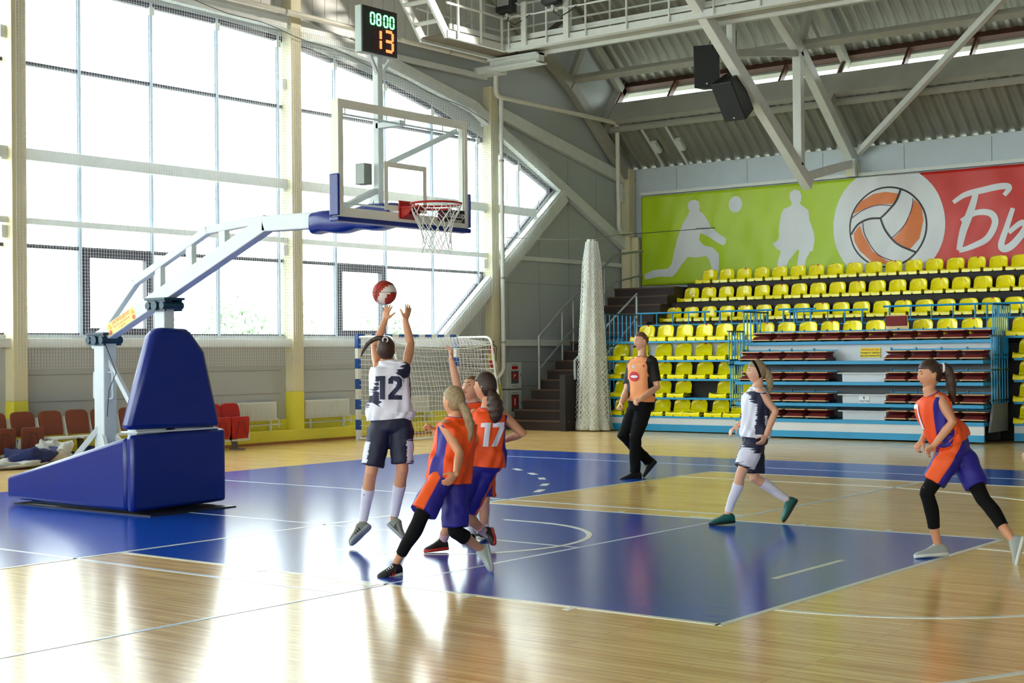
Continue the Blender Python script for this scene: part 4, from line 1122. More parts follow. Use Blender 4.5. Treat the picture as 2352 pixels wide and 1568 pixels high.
mb = MB(); mb.loft([[(cx + 0.0695 * math.cos(2 * math.pi * j / 16), cy_ + 0.0695 * math.sin(2 * math.pi * j / 16), z) for j in range(16)] for z in (1.52, 1.66)], cap=False); mb.build('label_sleeve', YEL, t, smooth=True)
mb = MB(); mb.bar((cx, cy_, 1.89), (cx + 0.1, cy_ - 0.04, 1.95), 0.02, 0.02); mb.bar((cx, cy_, 1.88), (cx + 0.1, cy_ - 0.04, 1.89), 0.02, 0.015); mb.build('lever', RED, t)
mb = MB(); mb.tube([(cx + 0.02, cy_ + 0.03, 1.88), (cx + 0.08, cy_ + 0.08, 1.82), (cx + 0.07, cy_ + 0.07, 1.5)], 0.01, 6); mb.build('hose', BLK, t, smooth=True)
mb = MB(); mb.box(-10.28, -10.2, 15.27, 15.33, 1.84, 1.87); mb.build('bracket', DARKJ, t)

# ================================================================ RADIATORS
def radiator(y0, y1, lab):
    t = thing('radiator', lab, 'radiator', (-10.42, (y0 + y1) / 2, 0.42), 'white panel radiators')
    mb = MB(); mb.box(-10.46, -10.38, y0, y1, 0.44, 0.80); mb.build('panel', CABW, t, bevel=0.01)
    n = int((y1 - y0) / 0.04)
    for i in range(n):
        y = y0 + 0.02 + i * (y1 - y0 - 0.04) / n
        mb = MB(); mb.box(-10.38, -10.37, y, y + 0.02, 0.47, 0.77); mb.build('fin', CABW, t)
    mb = MB(); mb.tube(round_path([(-10.42, y1 - 0.02, 0.47), (-10.42, y1 + 0.08, 0.47), (-10.42, y1 + 0.08, 0.3)], 0.04), 0.014, 6); mb.tube([(-10.42, y0 - 0.1, 0.36), (-10.42, y1 + 0.18, 0.36)], 0.016, 6); mb.build('pipe', CABW, t, smooth=True)
    for y in (y0 + 0.15, y1 - 0.15):
        mb = MB(); mb.box(-10.44, -10.4, y, y + 0.04, 0.25, 0.44); mb.build('foot', CABW, t)
radiator(8.05, 8.98, 'white radiator left of the middle cream column beside the red chairs')
radiator(9.72, 10.95, 'white radiator right of the middle cream column')
radiator(12.2, 13.4, 'white radiator behind the goal net')

# ================================================================ CHAIRS ALONG THE WALL
def tip_chair(y, m, lab, folded, pad=True, leg=True):
    x = -9.75
    t = thing('tip_up_chair', lab, 'chair', (x, y, 0), 'tip-up chairs along the window wall')
    b = MB()
    prof = [(-0.19, 0.44), (-0.20, 0.5), (-0.21, 0.7), (-0.2, 0.78), (-0.17, 0.815), (-0.1, 0.83), (0.1, 0.83), (0.17, 0.815), (0.2, 0.78), (0.21, 0.7), (0.2, 0.5), (0.19, 0.44)]
    b.prism([(x - 0.10 - (z - 0.44) * 0.22, y + q_, z) for q_, z in prof], (0.045, 0, 0)); b.build('backrest', m, t, bevel=0.012)
    if folded:
        prof = [(-0.17, 0.2), (-0.2, 0.3), (-0.2, 0.56), (-0.18, 0.59), (0.18, 0.59), (0.2, 0.56), (0.2, 0.3), (0.17, 0.2)]
        b = MB(); b.prism([(x + 0.10 + (z - 0.2) * 0.05, y + q_, z) for q_, z in prof], (0.05, 0, 0)); sp = b.build('seat', m, t, bevel=0.012)
        b = MB(); b.tube([(x + 0.17, y - 0.12, 0.25), (x + 0.18, y - 0.05, 0.5), (x + 0.18, y + 0.05, 0.5), (x + 0.17, y + 0.12, 0.25)], 0.006, 5); b.build('seat_rib', mat('dark_seam', (60, 26, 20), 0.6), sp)
        b = MB(); b.bar((x + 0.12, y - 0.215, 0.17), (x + 0.12, y - 0.215, 0.42), 0.03, 0.03); b.bar((x + 0.12, y + 0.215, 0.17), (x + 0.12, y + 0.215, 0.42), 0.03, 0.03); b.bar((x + 0.12, y - 0.23, 0.17), (x + 0.12, y + 0.23, 0.17), 0.03, 0.03); b.build('seat_frame', CABW, t)
    else:
        b = MB(); b.box(x - 0.08, x + 0.3, y - 0.2, y + 0.2, 0.38, 0.42); b.build('seat', mat('white_seat_cloth', (214, 214, 208), 0.7, bump=0.4, bscale=12), t, bevel=0.015)
    b = MB(); b.bar((x - 0.08, y - 0.235, 0.38), (x - 0.17, y - 0.235, 0.72), 0.025, 0.05); b.build('side_bracket', CABW, t)
    if leg:
        b = MB(); b.bar((x, y, 0.0), (x - 0.06, y, 0.4), 0.07, 0.09); b.bar((x - 0.12, y, 0.012), (x + 0.22, y, 0.012), 0.08, 0.024); b.build('leg', mat('grey_leg_steel', (104, 96, 90), 0.5, 0.2), t)
    b = MB(); b.box(x - 0.1, x + 0.02, y - 0.24, y + 0.24, 0.36, 0.4); b.build('beam', mat('grey_leg_steel', (104, 96, 90), 0.5, 0.2), t)
    return t
CHB = mat('brown_chair_vinyl', (122, 58, 36), 0.55, var=0.06, bump=0.1); CHR = mat('red_chair_vinyl', (178, 22, 18), 0.5, var=0.06)
tip_chair(2.63, CHB, 'brown folded tip-up chair at the left edge of the picture', True)
tip_chair(3.13, CHB, 'brown folded tip-up chair, second from the left edge', True)
tip_chair(3.64, CHB, 'brown chair back third from the left with white cloth on its seat', False, leg=False)
tip_chair(4.14, CHB, 'brown chair back fourth from the left just left of the white post', False)
tip_chair(4.62, CHB, 'brown chair back partly hidden behind the white post', False, leg=False)
tip_chair(5.18, CHB, 'brown chair back between the white post and the blue pad', False)
tip_chair(6.95, CHR, 'red folded tip-up chair half hidden behind the blue pad', True, leg=False)
tip_chair(7.38, CHR, 'red folded tip-up chair right of the blue pad', True)

# ================================================================ HEAP OF BAGS AND NET ON THE FLOOR
NAVYB = mat('navy_sack', (30, 42, 96), 0.7, bump=0.5, bscale=9, var=0.2, vscale=8)
CLO = mat('crumpled_white_cloth', (204, 204, 200), 0.8, bump=0.8, bscale=14, var=0.12, vscale=9)
def lump(name, c, r, m, lab, seed, cat):
    b = MB(); b.ball((0, 0, 0), 1.0, 28)
    vv = []
    for v in b.v:
        d = noise.fractal(v * 1.7 + V((seed, seed * 2, 0)), 1.0, 2.0, 4)
        k = 1 + 0.32 * d
        vv.append(V((v.x * r[0] * k, v.y * r[1] * k, max(-0.0, (v.z * 0.5 + 0.5)) * r[2] * (1 + 0.5 * d))))
    b.v = [V(c) + v for v in vv]
    o = b.build(name, m, origin=c, smooth=True, angle=180); tag(o, lab, cat, 'things heaped on the floor by the window wall')
lump('net_heap', (-9.3, 2.55, 0), (0.35, 0.55, 0.14), CLO, 'crumpled white net heaped on the floor at the left edge', 1.3, 'net')
lump('sack', (-9.35, 2.9, 0.02), (0.3, 0.42, 0.28), NAVYB, 'navy sack with white marks on the heap at the left edge', 4.1, 'bag')
lump('cloth_bundle', (-9.4, 3.35, 0), (0.28, 0.32, 0.34), CLO, 'crumpled white cloth bundle right of the navy sack', 7.7, 'cloth')
lump('sack', (-9.5, 3.95, 0), (0.25, 0.4, 0.2), NAVYB, 'flat navy sack partly hidden by the slope of the blue pad', 9.2, 'bag')

# ================================================================ LOUDSPEAKERS
def speaker(c, rz, rx, lab, ztopw):
    t = thing('loudspeaker', lab, 'loudspeaker', c, 'black hanging loudspeakers')
    R = Matrix.Rotation(rz, 3, 'Z') @ Matrix.Rotation(rx, 3, 'X'); C_ = V(c)
    def T(b): b.v = [C_ + R @ v for v in b.v]; return b
    b = MB(); b.prism([(-0.27, -0.22, -0.43), (0.27, -0.22, -0.43), (0.18, 0.25, -0.43), (-0.18, 0.25, -0.43)], (0, 0, 0.86)); T(b).build('cabinet', BLK, t, bevel=0.015)
    b = MB(); b.box(-0.255, 0.255, -0.232, -0.22, -0.415, 0.415); T(b).build('grille', mat('black_grille', (26, 28, 30), 0.7, bump=0.5, bscale=200), t)
    b = MB(); b.box(-0.015, 0.015, -0.236, -0.232, -0.37, -0.34); T(b).build('badge', CABW, t)
    b = MB(); b.tube([T_ for T_ in ((C_ + R @ V((0, 0.05, 0.43))), (C_ + V((0.02, 0.05, 0.6))), V((C_.x + 0.05, C_.y + 0.05, ztopw)))], 0.012, 6); b.build('hanging_cable', CAB, t)
speaker((-4.95, 16.0, 7.52), math.radians(18), math.radians(4), 'black loudspeaker hanging upper left of the truss chord', 8.6)
speaker((-4.38, 16.0, 6.84), math.radians(-8), math.radians(34), 'tilted black loudspeaker hanging lower, in front of the truss chord', 8.2)

# ================================================================ BASKETBALL HOOP UNIT
PADB = mat('blue_vinyl_pad', (5, 34, 122), 0.28, var=0.04, bump=0.04, bscale=3)
NAVY = mat('dark_navy_steel', (14, 40, 70), 0.4)
HW = mat('hoop_white_paint', (214, 222, 222), 0.38, var=0.04, vscale=5)
HU = thing('basketball_stand', 'portable basketball stand with blue padded base, white arm and glass backboard', 'basketball hoop', (-3.0, 0, 0))
mb = MB(); mb.box(-4.5, -2.05, -0.55, 0.62, 0.0, 0.015); mb.build('floor_mat', BLK, HU)
mb = MB(); mb.box(-4.35, -2.55, -0.42, 0.5, 0.015, 0.1); mb.box(-3.9, -2.6, -0.4, 0.5, 0.1, 0.3); mb.build('chassis', NAVY, HU)
def padprism(name, poly, d, bev=0.04, parent=HU):
    b = MB(); b.prism(poly, d); return b.build(name, PADB, parent, bevel=bev, smooth=True, angle=35)
padprism('side_pad', [(-4.6, -0.58, 0.06), (-2.42, -0.58, 0.04), (-2.42, -0.58, 0.82), (-4.6, -0.58, 0.31)], (0, 0.09, 0))
padprism('side_pad', [(-4.6, 0.60, 0.06), (-2.42, 0.60, 0.04), (-2.42, 0.60, 0.82), (-4.6, 0.60, 0.31)], (0, 0.09, 0))
padprism('rear_pad', [(-4.66, -0.5, 0.06), (-4.66, 0.62, 0.06), (-4.66, 0.62, 0.31), (-4.66, -0.5, 0.31)], (0.08, 0, 0))
padprism('front_pad', [(-2.42, -0.58, 0.03), (-2.42, 0.70, 0.05), (-2.42, 0.70, 0.86), (-2.42, -0.58, 0.84)], (0.12, 0, 0))
b = MB(); b.box(-2.6, -2.32, -0.5, 0.62, 0.86, 0.875); b.box(-2.55, -2.4, -0.45, 0.6, 0.82, 0.9); b.build('hinge_strip', HW, HU)
# upper wedge pad
up_ = [(-0.60, 0.90), (0.66, 0.88), (0.42, 1.72), (0.20, 1.97), (-0.20, 1.98), (-0.30, 1.90)]
b = MB(); b.prism([(-2.50 + (z - 0.9) * 0.03, y, z) for y, z in up_], (0.17, 0, 0)); b.build('post_pad', PADB, HU, bevel=0.05, smooth=True, angle=35)
# posts and arm
mb = MB(); mb.box(-3.62, -3.44, -0.09, 0.09, 0.1, 1.84); mb.build('rear_post', HW, HU, bevel=0.01)
mb = MB(); mb.box(-2.56, -2.40, -0.07, 0.07, 0.3, 2.2); mb.build('front_post', HW, HU, bevel=0.01)
for s_ in (-1, 1):
    mb = MB(); mb.bar((-3.55, 0.05 * s_, 0.9), (-3.82, 0.3 * s_, 0.45), 0.04, 0.06); mb.build('rear_brace', HW, HU)
    mb = MB(); mb.bar((-3.5, 0.06 * s_, 0.8), (-3.2, 0.2 * s_, 0.5), 0.04, 0.06); mb.build('rear_brace', HW, HU)
    mb = MB(); mb.tube(round_path([(-3.62 if s_ < 0 else -3.44, -0.03, 1.5), (-3.70 if s_ < 0 else -3.36, -0.03, 1.5), (-3.70 if s_ < 0 else -3.36, -0.03, 1.2), (-3.62 if s_ < 0 else -3.44, -0.03, 1.2)], 0.03), 0.012, 6); mb.build('grab_handle', HW, HU, smooth=True)
mb = MB(); mb.bar((-3.48, 0.0, 1.65), (-2.62, 0.0, 0.6), 0.05, 0.06); mb.build('diagonal_brace', HW, HU, bevel=0.005)
mb = MB(); mb.tube([(-3.42, -0.1, 1.85), (-3.2, -0.1, 1.5), (-3.36, -0.08, 1.3), (-3.4, -0.08, 1.0)], 0.005, 5); mb.build('cable', NAVY, HU, smooth=True)
for x, z in ((-3.55, 1.86), (-2.48, 2.22)):
    mb = MB(); mb.box(x - 0.17, x + 0.17, -0.14, 0.14, z + 0.06, z + 0.085); mb.box(x - 0.15, x + 0.15, -0.12, -0.10, z - 0.06, z + 0.06); mb.box(x - 0.15, x + 0.15, 0.10, 0.12, z - 0.06, z + 0.06)
    mb.tube([(x, -0.15, z), (x, 0.15, z)], 0.05, 12); mb.tube([(x - 0.12, -0.14, z), (x - 0.12, 0.14, z)], 0.04, 12); mb.tube([(x + 0.12, -0.14, z), (x + 0.12, 0.14, z)], 0.04, 12)
    mb.build('hinge_block', mat('dark_teal_steel', (14, 56, 78), 0.4), HU)
a0 = V((-3.72, 0, 1.83)); a1 = V((-0.83, 0, 3.01)); a2 = V((0.85, 0, 2.985))
mb = MB(); mb.bar(a0, a1, 0.13, 0.16); arm = mb.build('lower_arm', HW, HU, bevel=0.01)
mb = MB(); mb.bar(a1 - V((0.03, 0, 0.0)), a2, 0.13, 0.16); mb.build('front_arm', HW, HU, bevel=0.01)
ub = [(-3.56, 0, 1.98), (-2.97, 0, 2.50), (-1.74, 0, 3.00), (-0.85, 0, 3.06)]
for p, q_ in zip(ub, ub[1:]):
    mb = MB(); mb.bar(p, q_, 0.08, 0.085); mb.build('upper_bar', HW, HU, bevel=0.008)
for x, z0, z1 in ((-2.55, 2.3, 2.66), (-2.03, 2.5, 2.88), (-1.5, 2.72, 3.0)):
    mb = MB(); mb.box(x - 0.05, x + 0.05, -0.035, 0.035, z0, z1); mb.build('web_post', HW, HU, bevel=0.006)
dn = (a1 - a0).normalized()
# warning sticker on the arm
sx = dn; sz = V((-dn.z, 0, dn.x))
c = a0 + dn * 0.62 + V((0, -0.0665, 0))
def sq(c, w, h, m, name, lift, dx=0.0, dz=0.0):
    b = MB(); o = c + sx * dx + sz * dz + V((0, -lift, 0))
    b.poly([o - sx * w / 2 - sz * h / 2, o + sx * w / 2 - sz * h / 2, o + sx * w / 2 + sz * h / 2, o - sx * w / 2 + sz * h / 2]); return b.build(name, m, HU, fix=False)
sq(c, 0.52, 0.145, mat('pale_yellow_sticker', (246, 226, 130), 0.45), 'sticker', 0.0)
PKR = mat('faded_red_print', (232, 130, 96), 0.5)
flat_text('ЗАПРЕЩЕНО', 0.055, c + V((0, -0.002, 0)) + sz * 0.042, sx, sz, 'sticker_lettering', PKR, HU, 0.001)
flat_text('висеть на кольце', 0.036, c + V((0, -0.002, 0)) - sz * 0.005, sx, sz, 'sticker_lettering', PKR, HU)
flat_text('и щите', 0.036, c + V((0, -0.002, 0)) - sz * 0.045, sx, sz, 'sticker_lettering', PKR, HU)
for dx in (-0.22, 0.22):
    b = MB(); o = c + sx * dx + V((0, -0.003, 0)); b.poly([o + sz * 0.06, o - sx * 0.035, o + sx * 0.035]); b.build('sticker_triangle', mat('amber_print', (240, 190, 40), 0.5), HU, fix=False)
    b = MB(); o = c + sx * dx + V((0, -0.003, 0)) - sz * 0.04; b.poly([o + sx * 0.026 * math.cos(k * math.pi / 6) + sz * 0.026 * math.sin(k * math.pi / 6) for k in range(12)]); b.build('sticker_disc', mat('faded_red_disc', (222, 96, 76), 0.5), HU, fix=False)
# blue arm cover
b = MB(); rings = []
for i in range(22):
    s = i / 21; x = -0.12 + 1.05 * s
    w = 0.12 + 0.01 * math.sin(9 * s); h0 = 2.86 + 0.012 * math.sin(14 * s) + 0.0 * s; h1 = 3.075 + 0.06 * max(0, s - 0.35) + 0.012 * math.sin(11 * s)
    rr = []
    for j in range(20):
        a = 2 * math.pi * j / 20; ca, sa = math.cos(a), math.sin(a)
        rr.append((x, w * abs(ca) ** 0.55 * (1 if ca > 0 else -1), (h0 + h1) / 2 + (h1 - h0) / 2 * abs(sa) ** 0.6 * (1 if sa > 0 else -1)))
    rings.append(rr)
b.loft(rings); b.build('arm_cover', PADB, HU, smooth=True, angle=60)
# backboard
YC = -0.03; BX = 1.09
BGL = bpy.data.materials.new('backboard_acrylic'); BGL.use_nodes = True
nt = BGL.node_tree; nt.nodes.remove(nt.nodes['Principled BSDF'])
tr = nt.nodes.new('ShaderNodeBsdfTransparent'); gs = nt.nodes.new('ShaderNodeBsdfGlossy'); fr = nt.nodes.new('ShaderNodeFresnel')
tr.inputs['Color'].default_value = (0.97, 0.99, 0.98, 1); gs.inputs['Roughness'].default_value = 0.02; fr.inputs['IOR'].default_value = 1.3
ms = nt.nodes.new('ShaderNodeMixShader')
nt.links.new(fr.outputs['Fac'], ms.inputs['Fac']); nt.links.new(tr.outputs[0], ms.inputs[1]); nt.links.new(gs.outputs[0], ms.inputs[2])
nt.links.new(ms.outputs[0], nt.nodes['Material Output'].inputs['Surface'])
BB = MB(); BB.poly([(BX, YC - 0.88, 2.92), (BX, YC + 0.88, 2.92), (BX, YC + 0.88, 3.93), (BX, YC - 0.88, 3.93)]); bo = BB.build('backboard', BGL, HU, fix=False)
FRM = mat('cream_board_frame', (236, 236, 224), 0.4, var=0.03)
b = MB()
for (y0, y1, z0, z1) in ((-0.9, -0.855, 2.945, 3.905), (0.855, 0.9, 2.945, 3.905), (-0.9, 0.9, 2.9, 2.945), (-0.9, 0.9, 3.905, 3.95)): b.box(BX - 0.07, BX + 0.012, YC + y0, YC + y1, z0, z1)
b.build('board_frame', FRM, bo)
b = MB()
for (y0, y1, z0, z1) in ((-0.854, -0.83, 2.985, 3.87), (0.83, 0.854, 2.985, 3.87), (-0.854, 0.854, 2.946, 2.985), (-0.854, 0.854, 3.87, 3.904)): b.box(BX + 0.002, BX + 0.005, YC + y0, YC + y1, z0, z1)
b.build('border_stripe', FRM, bo)
b = MB()
for (y0, y1, z0, z1) in ((-0.295, -0.2451, 3.0, 3.45), (0.2451, 0.295, 3.0, 3.45), (-0.245, 0.245, 3.40, 3.45), (-0.245, 0.245, 3.0, 3.05)): b.box(BX + 0.001, BX + 0.004, YC + y0, YC + y1, z0, z1)
b.build('target_square', FRM, bo)
b = MB(); b.box(BX - 0.08, BX + 0.03, YC - 0.93, YC - 0.9, 2.906, 3.28); b.build('edge_pad', PADB, bo, bevel=0.01)
b = MB(); b.box(BX - 0.08, BX + 0.03, YC + 0.9, YC + 0.93, 2.906, 3.24); b.build('edge_pad', PADB, bo, bevel=0.01)
b = MB(); b.box(BX - 0.08, BX + 0.03, YC - 0.93, YC + 0.93, 2.855, 2.899); b.build('edge_pad', PADB, bo, bevel=0.01)
b = MB(); b.poly([(BX + 0.006, YC + 0.45, 2.925), (BX + 0.006, YC + 0.865, 2.925), (BX + 0.006, YC + 0.865, 3.07), (BX + 0.006, YC + 0.45, 3.07)]); lg = b.build('logo_plate', mat('black_logo', (20, 18, 22), 0.4), bo, fix=False)
PRW = mat('white_logo_print', (232, 232, 232), 0.5); PRM = mat('magenta_logo_print', (150, 40, 110), 0.5)
flat_text('euroCup', 0.085, (BX + 0.009, YC + 0.70, 3.02), (0, 1, 0), (0, 0, 1), 'logo_lettering', PRW, lg, 0.002)
flat_text('women', 0.075, (BX + 0.009, YC + 0.70, 2.962), (0, 1, 0), (0, 0, 1), 'logo_lettering', PRW, lg, 0.001)
b = MB(); b.poly([(BX + 0.009, YC + 0.505 + 0.04 * math.cos(k * math.pi / 9), 3.0 + 0.045 * math.sin(k * math.pi / 9)) for k in range(18)]); b.build('logo_ball', PRM, lg, fix=False)
# clips behind the board and rear bracing
b = MB(); b.tube([(BX - 0.05, YC - 0.83, 3.83), (BX - 0.05, YC + 0.83, 3.83)], 0.010, 6)
for y in (-0.75, -0.2, 0.05, 0.6): b.tube([(BX - 0.05, YC + y, 3.83), (BX - 0.05, YC + y, 3.9)], 0.008, 5)
b.tube([(BX - 0.05, YC - 0.83, 3.03), (BX - 0.05, YC + 0.1, 3.03)], 0.010, 6)
b.build('clamp_rod', HW, bo)
b = MB(); b.box(0.715, 0.785, YC - 0.04, YC + 0.03, 3.0, 4.5); b.build('mast', HW, HU, bevel=0.008)
b = MB(); b.bar((0.78, YC, 3.45), (BX - 0.06, YC + 0.82, 3.86), 0.05, 0.05); b.build('board_strut', HW, HU)
b = MB(); b.bar((0.75, YC - 0.05, 3.22), (BX - 0.06, YC - 0.82, 2.97), 0.05, 0.05); b.build('board_strut', HW, HU)
b = MB(); b.bar((0.6, YC, 2.98), (0.75, YC, 3.3), 0.05, 0.05); b.build('mast_brace', HW, HU)
b = MB(); b.bar((0.75, YC, 3.84), (BX - 0.03, YC, 3.84), 0.08, 0.05); b.bar((0.75, YC, 3.0), (BX - 0.03, YC, 3.0), 0.1, 0.1); b.build('board_mount', HW, HU)
b = MB(); b.box(0.60, 0.72, YC - 0.17, YC - 0.06, 3.28, 3.48); b.build('control_box', mat('grey_metal_box', (128, 132, 126), 0.4, 0.4), HU, bevel=0.006)
# shot clock
CLK = thing('shot_clock', 'black shot clock with green and red digits on top of the hoop mast', 'shot clock', (0.76, -0.12, 4.5))
b = MB(); b.box(0.78, 0.86, -0.37, 0.12, 4.49, 4.93); b.build('case', mat('pale_grey_case', (176, 190, 184), 0.4, 0.2), CLK, bevel=0.006)
b = MB(); b.box(0.86, 0.872, -0.36, 0.11, 4.495, 4.925); b.build('face_plate', mat('dark_clock_face', (44, 40, 40), 0.35, var=0.2), CLK)
b = MB(); b.bar((0.76, -0.03, 4.3), (0.8, -0.2, 4.5), 0.03, 0.03); b.bar((0.76, -0.03, 4.3), (0.8, 0.1, 4.5), 0.03, 0.03); b.build('bracket', HW, CLK)
SEG = {'0': 'abcdef', '8': 'abcdefg', '1': 'bc', '3': 'abcdg'}
GRN = mat('green_digit_led', (120, 255, 150), 0.4, emit=(96, 255, 130), estr=5.0); RDL = mat('red_digit_led', (255, 110, 70), 0.4, emit=(255, 84, 44), estr=5.0)
OFFD = mat('unlit_red_led', (90, 22, 18), 0.5)
def digit(ch, y0, z0, w, h, t_, m, name, off=None):
    x = 0.874
    S = {'a': ((0, h), (w, h)), 'b': ((w, h), (w, h / 2)), 'c': ((w, h / 2), (w, 0)), 'd': ((0, 0), (w, 0)), 'e': ((0, h / 2), (0, 0)), 'f': ((0, h), (0, h / 2)), 'g': ((0, h / 2), (w, h / 2))}
    b = MB()
    for s_ in SEG[ch]:
        (ya, za), (yb, zb) = S[s_]; dy, dz = (yb - ya), (zb - za); l = math.hypot(dy, dz); g = t_ * 0.35 / l
        b.bar((x, y0 + ya + dy * g, z0 + za + dz * g), (x, y0 + yb - dy * g, z0 + zb - dz * g), t_ if dz else 0.006, 0.006 if dz else t_, upv=(1, 0, 0) if dz else (0, 0, 1))
    b.build(name, m, CLK)
    if off:
        b = MB()
        for s_ in 'abcdefg':
            if s_ in SEG[ch]: continue
            (ya, za), (yb, zb) = S[s_]; dy, dz = (yb - ya), (zb - za)
            for k in range(1, 7):
                b.ball((x, y0 + ya + dy * k / 7, z0 + za + dz * k / 7), 0.005, 6)
        if b.v: b.build('unlit_dots', off, CLK)
for i, ch in enumerate('0800'):
    digit(ch, -0.255 + i * 0.085 + (0.012 if i > 1 else 0), 4.765, 0.05, 0.105, 0.014, GRN, 'green_digit')
digit('1', -0.22, 4.54, 0.1, 0.185, 0.026, RDL, 'red_digit', OFFD); digit('3', -0.055, 4.54, 0.1, 0.185, 0.026, RDL, 'red_digit', OFFD)
# rim and net
RIM = mat('red_rim_paint', (178, 28, 20), 0.4, var=0.05)
rc = V((BX + 0.375, YC, 3.05))
RT = MB(); RT.tube([(rc.x + 0.235 * math.cos(2 * math.pi * k / 40), rc.y + 0.235 * math.sin(2 * math.pi * k / 40), rc.z) for k in range(40)], 0.010, 8, closed=True); ro = RT.build('rim', RIM, HU, smooth=True)
b = MB(); b.box(BX + 0.005, BX + 0.02, YC - 0.11, YC + 0.11, 2.93, 3.10); b.prism([(BX + 0.02, YC - 0.10, 3.045), (BX + 0.17, YC - 0.07, 3.045), (BX + 0.17, YC + 0.07, 3.045), (BX + 0.02, YC + 0.10, 3.045)], (0, 0, -0.02))
b.prism([(BX + 0.02, YC - 0.09, 3.03), (BX + 0.15, YC - 0.07, 3.03), (BX + 0.10, YC - 0.08, 2.97), (BX + 0.02, YC - 0.09, 2.93)], (0, 0.012, 0)); b.prism([(BX + 0.02, YC + 0.08, 3.03), (BX + 0.15, YC + 0.06, 3.03), (BX + 0.10, YC + 0.07, 2.97), (BX + 0.02, YC + 0.08, 2.93)], (0, 0.012, 0))
b.prism([(BX + 0.02, YC - 0.08, 2.935), (BX + 0.11, YC - 0.07, 2.965), (BX + 0.11, YC + 0.07, 2.965), (BX + 0.02, YC + 0.08, 2.935)], (0, 0, 0.01)); b.build('rim_bracket', RIM, ro, bevel=0.004)
b = MB(); b.tube([(rc.x + 0.225 * math.cos(math.radians(a)), rc.y + 0.225 * math.sin(math.radians(a)), rc.z - 0.03) for a in range(95, 266, 10)], 0.012, 6); b.build('rim_brace', RIM, ro, smooth=True)
NC = mat('white_net_string', (224, 224, 218), 0.8)
b = MB(); N = 12; lev = [(0.228, 0.0), (0.215, -0.07), (0.18, -0.15), (0.15, -0.23), (0.13, -0.31), (0.125, -0.38), (0.135, -0.43)]
def npt(i, k):
    r, z = lev[k]; a = 2 * math.pi * (i + 0.5 * (k % 2)) / N
    return V((rc.x + r * math.cos(a) + 0.012 * math.sin(3 * a + k), rc.y + r * math.sin(a) + 0.01 * math.cos(2 * a + k), rc.z - 0.012 + z + 0.014 * math.sin(5 * a + 2 * k)))
for i in range(N):
    for k in range(len(lev) - 1):
        j = i if k % 2 == 0 else i + 1
        b.tube([npt(i, k), npt(i, k + 1)], 0.0045, 5)
        b.tube([npt(i, k), npt(i - 1 if k % 2 == 0 else i + 1, k + 1)], 0.0045, 5)
b.build('net', NC, ro)

# ================================================================ BASKETBALL
BC = V((1.433, -0.702, 2.213)); BRR = 0.109
BLR = mat('red_basketball_leather', (168, 40, 24), 0.6, bump=0.3, bscale=160, var=0.08); BLW = mat('white_basketball_leather', (226, 214, 206), 0.6, bump=0.3, bscale=160)
b = MB(); b.ball(BC, BRR, 40)
Rb = Matrix.Rotation(0.5, 3, 'X') @ Matrix.Rotation(0.9, 3, 'Z')
vax = (rt * 0.62 - up * 0.55 - fw * 0.45).normalized()
for i, f in enumerate(b.f):
    cc_ = sum((b.v[k] for k in f), V()) / len(f); d = (cc_ - BC).normalized(); l = Rb @ d
    s_ = d.dot(vax)
    b.m[i] = 1 if (0.30 < s_ < 0.78) else 0
bl = b.build('basketball', [BLR, BLW], origin=BC, smooth=True, angle=180); tag(bl, 'red and white basketball just leaving the shooting player\'s fingertips', 'basketball')
b = MB()
for ax in (V((0, 0, 1)), V((1, 0, 0)), vax):
    u_ = ax.orthogonal().normalized(); w_ = ax.cross(u_)
    b.tube([BC + (u_ * math.cos(2 * math.pi * k / 36) + w_ * math.sin(2 * math.pi * k / 36)) * (BRR * 0.999) for k in range(36)], 0.0022, 5, closed=True)
b.build('seam', BLK, bl)

